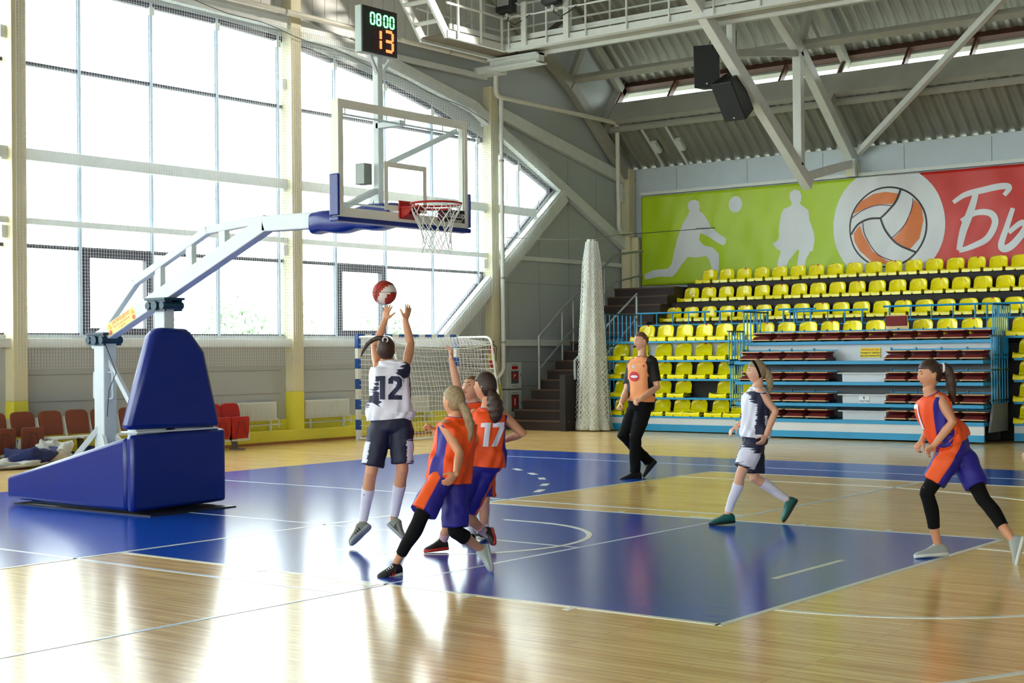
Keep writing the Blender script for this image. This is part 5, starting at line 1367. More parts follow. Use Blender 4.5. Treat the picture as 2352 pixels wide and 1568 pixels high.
# ================================================================ PEOPLE
# joint positions in metres (L and R are the person's own sides)
PJ = {
  'shooter': dict(head=(1.705, -0.980, 1.706), neck=(1.693, -0.963, 1.597), chest=(1.709, -0.949, 1.462), waist=(1.718, -0.940, 1.229), pelvis=(1.716, -0.939, 1.094), shL=(1.631, -1.011, 1.560), elL=(1.464, -0.865, 1.731), wrL=(1.508, -0.781, 1.960), haL=(1.515, -0.765, 2.056), shR=(1.823, -0.861, 1.558), elR=(1.737, -0.702, 1.754), wrR=(1.677, -0.700, 1.961), haR=(1.690, -0.679, 2.041), hipL=(1.651, -0.990, 1.072), knL=(1.602, -1.074, 0.649), anL=(1.432, -0.999, 0.220), heL=(1.502, -1.008, 0.172), toL=(1.445, -1.165, 0.046), hipR=(1.787, -0.884, 1.071), knR=(1.815, -0.909, 0.669), anR=(1.634, -0.817, 0.261), heR=(1.630, -0.870, 0.182), toR=(1.746, -0.880, 0.116)),
  'near': dict(head=(3.179, -1.830, 1.305), neck=(3.188, -1.822, 1.197), chest=(3.195, -1.816, 1.082), waist=(3.169, -1.834, 0.919), pelvis=(3.152, -1.846, 0.795), shL=(3.185, -1.950, 1.131), elL=(3.324, -1.941, 0.930), wrL=(3.420, -2.093, 0.797), haL=(3.401, -2.158, 0.731), shR=(3.206, -1.680, 1.136), elR=(2.962, -1.641, 0.968), wrR=(2.863, -1.694, 1.075), haR=(2.845, -1.708, 1.095), hipL=(3.155, -1.919, 0.774), knL=(3.123, -2.144, 0.474), anL=(2.850, -2.100, 0.127), heL=(2.829, -2.064, 0.022), toL=(2.776, -2.194, -0.002), hipR=(3.139, -1.780, 0.763), knR=(3.177, -1.821, 0.329), anR=(3.206, -1.543, 0.163), heR=(3.223, -1.505, 0.180), toR=(3.310, -1.562, 0.021)),
  'seventeen': dict(head=(2.611, -0.752, 1.388), neck=(2.626, -0.739, 1.253), chest=(2.619, -0.743, 1.108), waist=(2.599, -0.756, 0.908), pelvis=(2.592, -0.761, 0.778), shL=(2.509, -0.792, 1.155), elL=(2.613, -0.898, 0.960), wrL=(2.608, -1.028, 0.852), haL=(2.579, -1.050, 0.810), shR=(2.720, -0.665, 1.154), elR=(2.843, -0.542, 0.995), wrR=(2.613, -0.492, 0.931), haR=(2.557, -0.510, 0.923), hipL=(2.546, -0.797, 0.756), knL=(2.464, -1.009, 0.393), anL=(2.254, -0.890, 0.100), heL=(2.271, -0.876, 0.034), toL=(2.190, -1.040, 0.024), hipR=(2.631, -0.730, 0.755), knR=(2.428, -0.820, 0.338), anR=(2.400, -0.523, 0.138), heR=(2.416, -0.447, 0.146), toR=(2.526, -0.550, 0.068)),
  'raised': dict(head=(2.041, -0.245, 1.353), neck=(2.052, -0.236, 1.226), chest=(2.068, -0.221, 1.094), waist=(2.078, -0.212, 0.882), pelvis=(2.082, -0.207, 0.747), shR=(1.965, -0.277, 1.191), elR=(2.019, -0.415, 1.399), wrR=(1.985, -0.444, 1.613), haR=(1.987, -0.456, 1.690), shL=(2.123, -0.129, 1.169), elL=(2.166, -0.080, 0.974), wrL=(2.165, -0.143, 0.785), haL=(2.167, -0.165, 0.717), hipR=(2.045, -0.235, 0.724), knR=(2.079, -0.306, 0.370), anR=(2.005, -0.209, 0.056), heR=(1.985, -0.173, 0.005), toR=(2.045, -0.354, 0.028), hipL=(2.124, -0.174, 0.723), knL=(2.151, -0.212, 0.366), anL=(2.053, -0.095, 0.071), heL=(2.033, -0.060, 0.019), toL=(2.111, -0.240, 0.044)),
  'referee': dict(head=(-0.231, 6.031, 1.807), neck=(-0.219, 6.042, 1.629), chest=(-0.231, 6.035, 1.440), waist=(-0.248, 6.024, 1.153), pelvis=(-0.241, 6.031, 0.997), shL=(-0.077, 6.052, 1.548), elL=(-0.006, 6.060, 1.205), wrL=(-0.061, 5.765, 1.059), haL=(-0.098, 5.686, 1.027), shR=(-0.391, 6.061, 1.509), elR=(-0.412, 5.960, 1.164), wrR=(-0.378, 5.772, 0.998), haR=(-0.384, 5.718, 0.954), hipL=(-0.175, 6.033, 0.958), knL=(-0.240, 5.885, 0.540), anL=(-0.312, 5.986, 0.084), heL=(-0.274, 6.042, 0.013), toL=(-0.438, 5.813, -0.012), hipR=(-0.322, 6.071, 0.955), knR=(-0.432, 5.887, 0.569), anR=(-0.280, 6.289, 0.192), heR=(-0.246, 6.366, 0.189), toR=(-0.287, 6.158, 0.033)),
  'white': dict(head=(3.482, 2.335, 1.463), neck=(3.490, 2.343, 1.332), chest=(3.475, 2.333, 1.194), waist=(3.469, 2.330, 0.997), pelvis=(3.464, 2.328, 0.858), shL=(3.564, 2.249, 1.268), elL=(3.700, 2.294, 1.090), wrL=(3.652, 2.195, 0.870), haL=(3.630, 2.166, 0.805), shR=(3.387, 2.453, 1.257), elR=(3.336, 2.454, 1.031), wrR=(3.280, 2.310, 0.939), haR=(3.246, 2.259, 0.902), hipL=(3.512, 2.264, 0.829), knL=(3.423, 2.122, 0.510), anL=(3.286, 2.096, 0.122), heL=(3.311, 2.141, 0.036), toL=(3.163, 1.975, 0.022), hipR=(3.415, 2.391, 0.820), knR=(3.442, 2.341, 0.437), anR=(3.648, 2.605, 0.224), heR=(3.702, 2.672, 0.204), toR=(3.618, 2.584, 0.021)),
  'orange': dict(head=(5.735, 1.048, 1.461), neck=(5.727, 1.044, 1.333), chest=(5.750, 1.063, 1.200), waist=(5.803, 1.106, 1.008), pelvis=(5.865, 1.156, 0.895), shL=(5.844, 0.983, 1.263), elL=(5.948, 0.965, 1.093), wrL=(5.830, 0.900, 0.915), haL=(5.769, 0.891, 0.866), shR=(5.671, 1.191, 1.254), elR=(5.663, 1.250, 1.061), wrR=(5.647, 1.087, 0.928), haR=(5.629, 1.048, 0.894), hipL=(5.896, 1.092, 0.852), knL=(5.732, 0.955, 0.522), anL=(5.766, 1.088, 0.102), heL=(5.815, 1.126, 0.029), toL=(5.652, 0.923, 0.022), hipR=(5.891, 1.253, 0.842), knR=(6.108, 1.172, 0.475), anR=(6.364, 1.096, 0.178), heR=(6.430, 1.122, 0.187), toR=(6.411, 1.021, 0.002)),
}
RT, UP, FW = rt, up, fw
SKIN = mat('skin', (206, 146, 110), 0.5, var=0.05, vscale=9, bump=0.05, bscale=90)
SKINP = mat('pale_skin', (220, 166, 136), 0.5, var=0.05, vscale=9)
EYE = mat('eye_dark', (44, 32, 28), 0.3); LIP = mat('lip_skin', (186, 100, 88), 0.5)

def lerp(a, b, t): return a + (b - a) * t
def remesh(mb, voxel, smooth_it=2):
    me = mb.mesh('tmp', [], fix=True)
    ob = bpy.data.objects.new('tmp', me)
    r = ob.modifiers.new('r', 'REMESH'); r.mode = 'VOXEL'; r.voxel_size = voxel; r.adaptivity = 0.0
    sm_ = ob.modifiers.new('s', 'SMOOTH'); sm_.factor = 0.5; sm_.iterations = smooth_it
    res = scratch_eval(ob)
    bpy.data.objects.remove(ob); bpy.data.meshes.remove(me)
    res.materials.clear()
    return res
def add_mesh(name, me, mats, parent, painter=None, smooth=True):
    off = V((0, 0, 0)); p = parent
    while p is not None: off = off + p.location; p = p.parent
    me.name = name
    for m in (mats if isinstance(mats, (list, tuple)) else [mats]): me.materials.append(m)
    if painter:
        set_paint(me, [painter(v.co.copy(), None) for v in me.vertices])
    me.transform(Matrix.Translation(-off))
    if smooth: me.polygons.foreach_set('use_smooth', [True] * len(me.polygons))
    o = bpy.data.objects.new(name, me); COL.objects.link(o); o.parent = parent
    return o

def displace(me, fn):
    n = len(me.vertices); co = [0.0] * (3 * n); no = [0.0] * (3 * n)
    me.vertices.foreach_get('co', co); me.vertices.foreach_get('normal', no)
    for i in range(0, 3 * n, 3):
        c = V((co[i], co[i + 1], co[i + 2])); w = fn(c)
        co[i] += no[i] * w; co[i + 1] += no[i + 1] * w; co[i + 2] += no[i + 2] * w
    me.vertices.foreach_set('co', co); me.update()
class Fig:
    def __init__(s, key, sc, hf, label, hu=None):
        s.J = {k: V(v) for k, v in PJ[key].items()}
        J = s.J; s.s = sc
        s.latS = (J['shR'] - J['shL']).normalized(); s.latH = (J['hipR'] - J['hipL']).normalized()
        s.upT = (J['neck'] - J['pelvis']).normalized()
        s.fwdS = s.upT.cross(s.latS).normalized(); s.fwdH = s.upT.cross(s.latH).normalized()
        hf = V(hf).normalized(); hu = V(hu) if hu else (s.upT * 0.3 + V((0, 0, 1)))
        s.hf = hf; s.hr = hf.cross(hu).normalized(); s.hu = s.hr.cross(hf).normalized()
        base = (J['hipL'] + J['hipR']) / 2
        s.root = thing('person', label, 'person', (base.x, base.y, 0), 'people on the court')
        s.body = MB()
    def sections(s, grow=0.0, hem=0.05, neck=(0.05, 0.055), shw=0.03, loose=(0, 0, 0, 0, 0)):
        J, k = s.J, s.s
        mid = (J['shL'] + J['shR']) / 2; hs = (J['shR'] - J['shL']).length / 2
        hv = (J['neck'] - mid); hv = hv - s.upT * hv.dot(s.upT)
        rows = [(J['pelvis'] - s.upT * hem * k, s.latH, 0.150 * k + loose[0], 0.108 * k + loose[0]),
                (J['pelvis'] + s.upT * max(0.05, 0.065 - hem) * k, s.latH, 0.158 * k + loose[1], 0.112 * k + loose[1]),
                (J['waist'], (s.latH + s.latS).normalized(), 0.128 * k + loose[2], 0.096 * k + loose[2]),
                (J['chest'], s.latS, 0.142 * k + loose[3], 0.108 * k + loose[3]),
                (mid + hv * 0.1 + s.upT * 0.004, s.latS, hs + shw * k + loose[4], 0.078 * k + loose[4]),
                (mid + hv * 0.7 + s.upT * 0.045 * k, s.latS, neck[0] * k * 1.5, neck[1] * k * 1.15),
                (mid + hv + s.upT * 0.078 * k, s.latS, neck[0] * k, neck[1] * k)]
        return [(tuple(c) + tuple(l) + (a + grow, b + grow)) for c, l, a, b in rows]
    def torso_loft(s, mb, secs, n, per, wr=0.0, seed=0.0, cap=True):
        p = catmull(secs, per); rings = []; N = len(p)
        for i, r in enumerate(p):
            c = V(r[0:3]); l = V(r[3:6]); a, b = r[6], r[7]
            t = V(p[min(N - 1, i + 1)][0:3]) - V(p[max(0, i - 1)][0:3])
            if t.length < 1e-6: t = s.upT.copy()
            t.normalize(); q1 = max(0.0, min(1.0, (i / N - 0.5) / 0.2)); t = (t * (1 - 0.85 * q1) + s.upT * (0.85 * q1)).normalized(); l = (l - t * l.dot(t)).normalized(); f = t.cross(l)
            ring = []
            for j in range(n):
                an = 2 * math.pi * j / n; ca, sa = math.cos(an), math.sin(an)
                d = l * (a * abs(ca) ** 0.85 * (1 if ca >= 0 else -1)) + f * (b * abs(sa) ** 0.85 * (1 if sa >= 0 else -1))
                if wr:
                    h = i / N
                    w = wr * (math.sin(5 * an + 9 * h + seed) * math.sin(7 * h + an) + 0.6 * math.sin(11 * an - 14 * h + seed) * (1 - h) + 0.5 * noise.noise(V((ca * 2, sa * 2 + seed, h * 6))))
                    if h > 0.8: w *= max(0, (0.97 - h) / 0.17)
                    d = d * (1 + w / max(0.05, d.length))
                ring.append(c + d)
            rings.append(ring)
        mb.loft(rings, 0, cap)
        return p
    def arm(s, mb, side, r=(0.050, 0.043, 0.037, 0.037, 0.026), t0=0.0, t1=1.0):
        J, k = s.J, s.s; a, b, c = J['sh' + side], J['el' + side], J['wr' + side]
        mb.tube([lerp(a, J['neck'], 0.25), a, lerp(a, b, 0.5), b, lerp(b, c, 0.35), c, c + (c - b).normalized() * 0.02], [r[0] * k * 0.8, r[0] * k, r[1] * k, r[2] * k, r[3] * k, r[4] * k, r[4] * k * 0.9], 14, bulge=0.5)
    def leg(s, mb, side):
        J, k = s.J, s.s; a, b, c = J['hip' + side], J['kn' + side], J['an' + side]
        back = -(s.fwdH); sh = (c - b).normalized(); bk = (back - sh * back.dot(sh))
        bk = bk.normalized() if bk.length > 1e-3 else V()
        mb.tube([a + (a - b).normalized() * 0.03, a, lerp(a, b, 0.45), lerp(a, b, 0.85), b, lerp(b, c, 0.1), lerp(b, c, 0.32) + bk * 0.010, lerp(b, c, 0.6), c, c + sh * 0.04],
                [0.08 * k, 0.085 * k, 0.074 * k, 0.055 * k, 0.053 * k, 0.050 * k, 0.053 * k, 0.043 * k, 0.033 * k, 0.033 * k], 16, bulge=0.4)
    def hand(s, side, normal, curl=0.35, spread=0.6, thumb=None, tcurl=0.3):
        J, k = s.J, s.s * 0.98; wr, ha = J['wr' + side], J['ha' + side]; mb = s.body
        d = (ha - wr).normalized(); n = V(normal); n = (n - d * n.dot(d)).normalized(); l = d.cross(n)
        sg = thumb if thumb else (1 if side == 'R' else -1)
        mb.tube([wr - d * 0.02, wr + d * 0.02 * k, wr + d * 0.055 * k, wr + d * 0.088 * k], [(0.018 * k, 0.024 * k), (0.017 * k, 0.030 * k), (0.016 * k, 0.038 * k), (0.012 * k, 0.037 * k)], 14, ref=n, bulge=0.3)
        for i, (lo, L) in enumerate(zip((0.028, 0.0095, -0.0095, -0.028), (0.068, 0.077, 0.072, 0.056))):
            p = wr + d * (0.082 - abs(lo) * 0.15) * k + l * (sg * lo * k); pts = [p - d * 0.015 * k, p]; ang = curl * 0.4
            sd = l * (sg * spread * (1.5 - i) / 1.5 * 0.28)
            for fr_ in (0.45, 0.3, 0.25):
                ang += curl * (0.75 + 0.08 * i)
                dr = (d * math.cos(ang) + n * math.sin(ang) + sd * math.cos(ang)).normalized()
                p = p + dr * L * k * fr_; pts.append(p)
            mb.tube(pts, [0.0095 * k, 0.0095 * k, 0.0088 * k, 0.008 * k, 0.0068 * k], 10, bulge=0.8)
        p = wr + d * 0.022 * k + l * (sg * 0.022 * k)
        d1_ = (d * 0.62 + l * (sg * 0.72) + n * 0.25).normalized(); d2_ = (d * (0.75) + l * (sg * (0.55 - 0.5 * tcurl)) + n * (0.2 + tcurl)).normalized()
        mb.tube([p, p + d1_ * 0.036 * k, p + d1_ * 0.036 * k + d2_ * 0.03 * k, p + d1_ * 0.036 * k + d2_ * 0.056 * k], [0.013 * k, 0.0115 * k, 0.0098 * k, 0.0075 * k], 10, bulge=0.8)
    def head_fn(s, d, hs=1.0):
        x, y, z = d.x, d.y, d.z
        X, Y, Z = x * 0.074, y * 0.092, z * 0.115
        kk = max(0.0, -z); kk = kk * kk * (3 - 2 * kk)
        X *= 1 - 0.30 * kk
        if y < 0: Y *= 1 - 0.40 * kk
        else: Y *= 1 - 0.06 * kk
        if y > 0:
            g = lambda cx, cz, sx, sz_: math.exp(-((x - cx) / sx) ** 2 - ((z - cz) / sz_) ** 2)
            Y += 0.020 * g(0, -0.20, 0.15, 0.13) + 0.009 * g(0, 0.02, 0.13, 0.18) - 0.008 * (g(0.38, 0.06, 0.17, 0.12) + g(-0.38, 0.06, 0.17, 0.12))
            Y += 0.004 * g(0, 0.24, 0.6, 0.08) + 0.006 * g(0, -0.50, 0.26, 0.06) - 0.003 * g(0, -0.60, 0.3, 0.05) + 0.009 * g(0, -0.80, 0.3, 0.12)
        return V((X, Y, Z)) * hs
    def hw(s, l): return s.J['head'] + s.hr * l.x + s.hf * l.y + s.hu * l.z
    def head(s, hs=1.0):
        s.hs = hs; mb = s.body; n, m = 40, 32; k = len(mb.v)
        rings = []
        for i in range(1, m):
            ph = -math.pi / 2 + math.pi * i / m
            rings.append([s.hw(s.head_fn(V((math.cos(ph) * math.cos(2 * math.pi * j / n), math.cos(ph) * math.sin(2 * math.pi * j / n), math.sin(ph))), hs)) for j in range(n)])
        mb.loft(rings, bulge=0.1)
        for sg in (-1, 1):
            c = s.hw(V((sg * 0.073, -0.008, -0.008)) * hs)
            mb.tube([c - s.hu * 0.030 * hs, c - s.hu * 0.01 * hs, c + s.hu * 0.015 * hs + s.hr * sg * 0.004, c + s.hu * 0.03 * hs], [(0.006 * hs, 0.007 * hs), (0.009 * hs, 0.012 * hs), (0.010 * hs, 0.017 * hs), (0.006 * hs, 0.010 * hs)], 10, ref=s.hr, bulge=0.5)
        J = s.J
        mb.tube([J['neck'] - s.upT * 0.05, J['neck'] + s.upT * 0.01, lerp(J['neck'], J['head'], 0.5) - s.hf * 0.012, J['head'] - s.hu * 0.03 - s.hf * 0.015], [0.058 * s.s, 0.050 * s.s, 0.046 * s.s, 0.05 * s.s], 16)
    def face_parts(s):
        hs = s.hs
        for sg in (-1, 1):
            c = s.hw(s.head_fn(V((sg * 0.37, 0.92, 0.08)).normalized(), hs) + V((0, 0.001, 0)))
            b = MB(); b.ball((0, 0, 0), 1, 10); b.v = [c + s.hr * (v.x * 0.0125 * hs) + s.hf * (v.y * 0.005 * hs) + s.hu * (v.z * 0.005 * hs) for v in b.v]; b.build('eye', EYE, s.root, smooth=True)
            c0_ = s.hw(s.head_fn(V((sg * 0.18, 0.95, 0.24)).normalized(), hs) + V((0, 0.001, 0))); c1_ = s.hw(s.head_fn(V((sg * 0.52, 0.82, 0.26)).normalized(), hs) + V((0, 0.001, 0)))
            b = MB(); b.tube([c0_, lerp(c0_, c1_, 0.5) + s.hf * 0.004 + s.hu * 0.003, c1_], [0.003 * hs, 0.0035 * hs, 0.002 * hs], 6); b.build('eyebrow', s.hairm, s.root, smooth=True)
        a = [s.hw(s.head_fn(V((x, 0.86, -0.52)).normalized(), hs) + V((0, 0.0015, 0))) for x in (-0.24, 0, 0.24)]
        b = MB(); b.tube(a, [0.002, 0.0055 * hs, 0.002], 8); b.build('lips', LIP, s.root, smooth=True)
    def finish_body(s, skin, voxel=0.0062):
        me = remesh(s.body, voxel, 3); add_mesh('body', me, skin, s.root)
    def hair(s, m, front=0.35, low=-0.45, puff=1.10, seed=0.0, tail=None, fuzz=0.012):
        s.hairm = m; hs = s.hs; b = MB(); n, mm = 48, 36; rings = []
        for i in range(1, mm):
            ph = -math.pi / 2 + math.pi * i / mm; ring = []
            for j in range(n):
                d = V((math.cos(ph) * math.cos(2 * math.pi * j / n), math.cos(ph) * math.sin(2 * math.pi * j / n), math.sin(ph)))
                # hairline: front part needs z above 'front'; sides down past the ears; back down to 'low'
                lim = low + (front - low) * max(0.0, min(1.0, (d.y + 0.35) / 0.75))
                k = max(0.0, min(1.0, (d.z - lim) / 0.14 + 0.5)); k = k * k * (3 - 2 * k)
                p = s.head_fn(d, hs)
                f = 0.80 + (puff - 0.80) * k + k * fuzz * 2.2 * noise.noise(V((d.x * 7 + seed, d.y * 3, d.z * 3)))
                ring.append(s.hw(p * f))
            rings.append(ring)
        b.loft(rings, bulge=0.15); h = b.build('hair', m, s.root, smooth=True, angle=180)
        if tail:
            pts, rr = tail; P3 = [s.J['head'] + RT * x + UP * y + FW * z for x, y, z in pts]
            q_ = catmull([tuple(p) + (r,) for p, r in zip(P3, rr)], 5)
            b = MB(); b.tube([V(t[:3]) for t in q_], [(t[3] * (1 + 0.12 * math.sin(i * 2.1 + seed)), t[3] * (0.85 + 0.1 * math.sin(i * 1.7))) for i, t in enumerate(q_)], 14, bulge=0.8)
            b.build('ponytail', m, h, smooth=True, angle=180)
        return h
    def jersey(s, name, mats, painter, hem=0.11, loose=(0.035, 0.028, 0.032, 0.018, 0.006), shw=0.022, wr=0.011, seed=1.0, n=84, per=12):
        mb = MB(); secs = s.sections(0.012, hem, (0.062, 0.064), shw, loose)
        mid = (s.J['shL'] + s.J['shR']) / 2; k = s.s
        hv = s.J['neck'] - mid; hv = hv - s.upT * hv.dot(s.upT)
        for i_, (t_, z_, a_, b_) in ((-2, (0.6, 0.036, 0.098, 0.082)), (-1, (0.95, 0.062, 0.068, 0.070))):
            secs[i_] = tuple(mid + hv * t_ + s.upT * z_ * k) + tuple(s.latS) + (a_ * k, b_ * k)
        s.torso_loft(mb, secs, n, per, wr, seed); s.jn, s.jrows = n, per * (len(secs) - 1) + 1
        R = s.jrows; vals = []
        for i in range(len(mb.v)):
            h = min(1.0, (i // n) / (R - 1)); an = 2 * math.pi * (i % n) / n
            vals.append(painter(h, math.cos(an), math.sin(an)) if i < R * n else -1.0)
        s.jmb = mb
        o = mb.build(name, mats, s.root, smooth=True, angle=180); set_paint(o.data, vals)
        s.jbvh = BVHTree.FromPolygons([v.copy() for v in mb.v], mb.f)
        return o
    def decal(s, name, poly_sets, m, centre, ax, ay, dirn, lift=0.004, maxlen=0.02, parent=None, bvh=None):
        b = MB(); bv = bvh or s.jbvh
        for vs, fs in poly_sets:
            bm = bmesh.new(); vv = [bm.verts.new((x, y, 0)) for x, y in vs]
            for f in fs:
                try: bm.faces.new([vv[i] for i in f])
                except ValueError: pass
            for _ in range(5):
                es = [e for e in bm.edges if e.calc_length() > maxlen]
                if not es: break
                bmesh.ops.subdivide_edges(bm, edges=es, cuts=1); bmesh.ops.triangulate(bm, faces=bm.faces[:])
            bm.verts.index_update(); k = len(b.v)
            for v in bm.verts:
                o = V(centre) + V(ax) * v.co.x + V(ay) * v.co.y - V(dirn) * 0.4
                hit = bv.ray_cast(o, V(dirn), 1.0)
                b.v.append((hit[0] - V(dirn) * lift) if hit[0] else o + V(dirn) * 0.4)
            for f in bm.faces: b.face([k + v.index for v in f.verts])
            bm.free()
        return b.build(name, m, parent or s.root, fix=False)
    def shorts(s, name, mats, painter, hemT=0.86, r=(0.098, 0.100, 0.104), waist=0.05, voxel=0.009):
        J, k = s.J, s.s; mb = MB()
        secs = s.sections(0.018, 0.07)[:2]; top = J['pelvis'] + s.upT * waist * k
        secs = [tuple(J['pelvis'] - s.upT * 0.10 * k) + tuple(s.latH) + (0.115 * k, 0.095 * k)] + secs + [tuple(top) + tuple(s.latH) + (0.150 * k + 0.02, 0.105 * k + 0.02)]
        s.torso_loft(mb, secs, 24, 5)
        for sd in 'LR':
            a, b = J['hip' + sd], J['kn' + sd]; sgn = -1 if sd == 'L' else 1
            hm = lerp(a, b, hemT)
            mb.tube([a + s.upT * 0.03, lerp(a, b, 0.15), lerp(a, b, hemT * 0.55), hm], [0.085 * k, r[0] * k, r[1] * k, r[2] * k], 20)
        me = remesh(mb, voxel, 2)
        # cloth folds
        displace(me, lambda c: 0.006 * math.sin(c.z * 34 + 11 * c.x) * noise.noise(c * 9) + 0.008 * noise.noise(c * 14))
        def pt(c, nrm):
            best = None
            for sd in 'LR':
                a, b = J['hip' + sd], J['kn' + sd]; ab = b - a; t = max(-0.3, min(1, (c - a).dot(ab) / ab.length_squared)); ax = a + ab * t
                dd = (c - ax).length
                if best is None or dd < best[0]: best = (dd, sd, t, (c - ax).normalized())
            _, sd, t, d = best; out = d.dot(s.latH) * (1 if sd == 'R' else -1); fr_ = d.dot(s.fwdH)
            return painter(sd, t, out, fr_, c)
        return add_mesh(name, me, mats, s.root, pt)
    def legwear(s, name, side, m, t0, t1, r0=None, grow=0.006, n=20):
        """sleeve around thigh (t<1) and shin (1..2)"""
        J, k = s.J, s.s; a, b, c = J['hip' + side], J['kn' + side], J['an' + side]
        rad = [(0, 0.085), (0.45, 0.074), (0.85, 0.055), (1.0, 0.053), (1.1, 0.050), (1.32, 0.053), (1.6, 0.043), (2.0, 0.033)]
        back = -(s.fwdH); sh = (c - b).normalized(); bk = back - sh * back.dot(sh); bk = bk.normalized() if bk.length > 1e-3 else V()
        def pos(t): return lerp(a, b, t) if t <= 1 else lerp(b, c, t - 1) + bk * 0.010 * math.sin(math.pi * min(1, (t - 1) / 0.64) if t < 1.64 else 0)
        def ra(t):
            for (u0_, r0_), (u1_, r1_) in zip(rad, rad[1:]):
                if u0_ <= t <= u1_: return r0_ + (r1_ - r0_) * (t - u0_) / (u1_ - u0_)
            return rad[-1][1]
        N = 18; pts = [pos(t0 + (t1 - t0) * i / N) for i in range(N + 1)]; rs = [ra(t0 + (t1 - t0) * i / N) * k + grow for i in range(N + 1)]
        b_ = MB(); b_.tube(pts, rs, n); return b_.build(name, m, s.root, smooth=True, angle=60)
    def shoe(s, side, upper, sole, accent=None, lace=None):
        J, k = s.J, s.s; he, to, an = J['he' + side], J['to' + side], J['an' + side]
        f = (to - he).normalized(); u_ = (an - he) - f * (an - he).dot(f)
        if u_.length < 0.01: u_ = V((0, 0, 1)) - f * f.z
        u_.normalize(); l = f.cross(u_); L = max((to - he).length + 0.035 * k, 0.225 * k); st_ = he - f * 0.02 - u_ * 0.012
        X = [0.0, 0.05, 0.17, 0.30, 0.42, 0.58, 0.76, 0.92, 1.0]; Wd = [0.018, 0.031, 0.036, 0.035, 0.037, 0.041, 0.042, 0.033, 0.014]
        Hh = [0.060, 0.085, 0.105, 0.108, 0.088, 0.068, 0.052, 0.040, 0.024]
        def rings(ws, lo, hi, n=18):
            out = []
            for x, w, h in zip(X, Wd, Hh):
                c = st_ + f * (x * L); b0, t0 = lo, (h * k if hi is None else hi); r = []
                for j in range(n):
                    a = 2 * math.pi * j / n; ca, sa = math.cos(a), math.sin(a)
                    r.append(c + l * (w * k * ws * abs(ca) ** 0.7 * (1 if ca >= 0 else -1)) + u_ * ((b0 + t0) / 2 + (t0 - b0) / 2 * abs(sa) ** 0.7 * (1 if sa >= 0 else -1)))
                out.append(r)
            return out
        sh_ = MB(); sh_.loft(rings(1.0, 0.012 * k, None), bulge=0.3); so_ = sh_.build('shoe', upper, s.root, smooth=True, angle=70)
        b = MB(); b.loft(rings(1.10, -0.008, 0.026 * k), bulge=0.5); b.build('sole', sole, so_, smooth=True, angle=60)
        if accent:
            for q_ in range(3):
                x = 0.42 + 0.10 * q_
                for sg in (-1, 1):
                    b = MB(); c = st_ + f * (x * L) + l * (sg * 0.042 * k)
                    b.bar(c + u_ * 0.022 * k, c + u_ * (0.075 - 0.012 * q_) * k - f * 0.02 - l * (sg * 0.014 * k), 0.012 * k, 0.006)
                    b.build('stripe', accent, so_)
        if lace:
            b = MB()
            for q_ in range(4):
                x = 0.40 + 0.07 * q_; h = (0.092 - 0.010 * q_) * k
                c = st_ + f * (x * L) + u_ * h; b.tube([c - l * 0.02 * k - u_ * 0.006, c + u_ * 0.004, c + l * 0.02 * k - u_ * 0.006], 0.003, 5)
            b.build('laces', lace, so_, smooth=True)

WJ = mat('white_jersey', (226, 226, 240), 0.6, var=0.03, bump=0.15, bscale=12); NJ = mat('navy_jersey', (18, 26, 62), 0.6, var=0.06, bump=0.15, bscale=12)
OJ = mat('orange_jersey', (238, 92, 22), 0.6, var=0.04, bump=0.15, bscale=12); PJM = mat('violet_blue_jersey', (36, 26, 140), 0.55, var=0.06, bump=0.15, bscale=12)
WS = mat('white_sock', (226, 222, 236), 0.8, bump=0.2, bscale=120, var=0.03); BLG = mat('black_legging', (9, 9, 10), 0.85, var=0.1, spec=0.2)
H_BR = mat('brown_hair', (64, 44, 32), 0.5, bump=0.35, bscale=24, var=0.35, vscale=16, stretch=(6, 6, 1)); H_DK = mat('dark_brown_hair', (58, 36, 26), 0.5, bump=0.35, bscale=24, var=0.35, vscale=16, stretch=(6, 6, 1))
H_BL = mat('ash_blond_hair', (150, 128, 96), 0.55, bump=0.35, bscale=24, var=0.35, vscale=16, stretch=(6, 6, 1)); H_LB = mat('light_brown_hair', (122, 84, 54), 0.55, bump=0.35, bscale=24, var=0.35, vscale=16, stretch=(6, 6, 1))
H_RF = mat('short_brown_hair', (112, 70, 44), 0.6, bump=0.6, bscale=90, var=0.2, vscale=40)
SHG = mat('grey_shoe_knit', (128, 130, 122), 0.7, bump=0.2, bscale=80); SHS = mat('grey_rubber_sole', (150, 156, 162), 0.5); SHK = mat('black_shoe', (20, 20, 22), 0.6); SHR_ = mat('red_rubber_sole', (176, 40, 30), 0.5)
SHW = mat('white_rubber_sole', (214, 214, 206), 0.5); SHT = mat('teal_shoe', (14, 92, 84), 0.55); SHLG = mat('pale_grey_shoe', (158, 164, 160), 0.6); LAC = mat('white_lace', (230, 230, 226), 0.7)

def nz(x, y, z=0.0): return noise.noise(V((x, y, z)))
def rectp(x0, x1, y0, y1): return ([(x0, y0), (x1, y0), (x1, y1), (x0, y1)], [(0, 1, 2, 3)])
def polyp(p): return tri_poly([p])

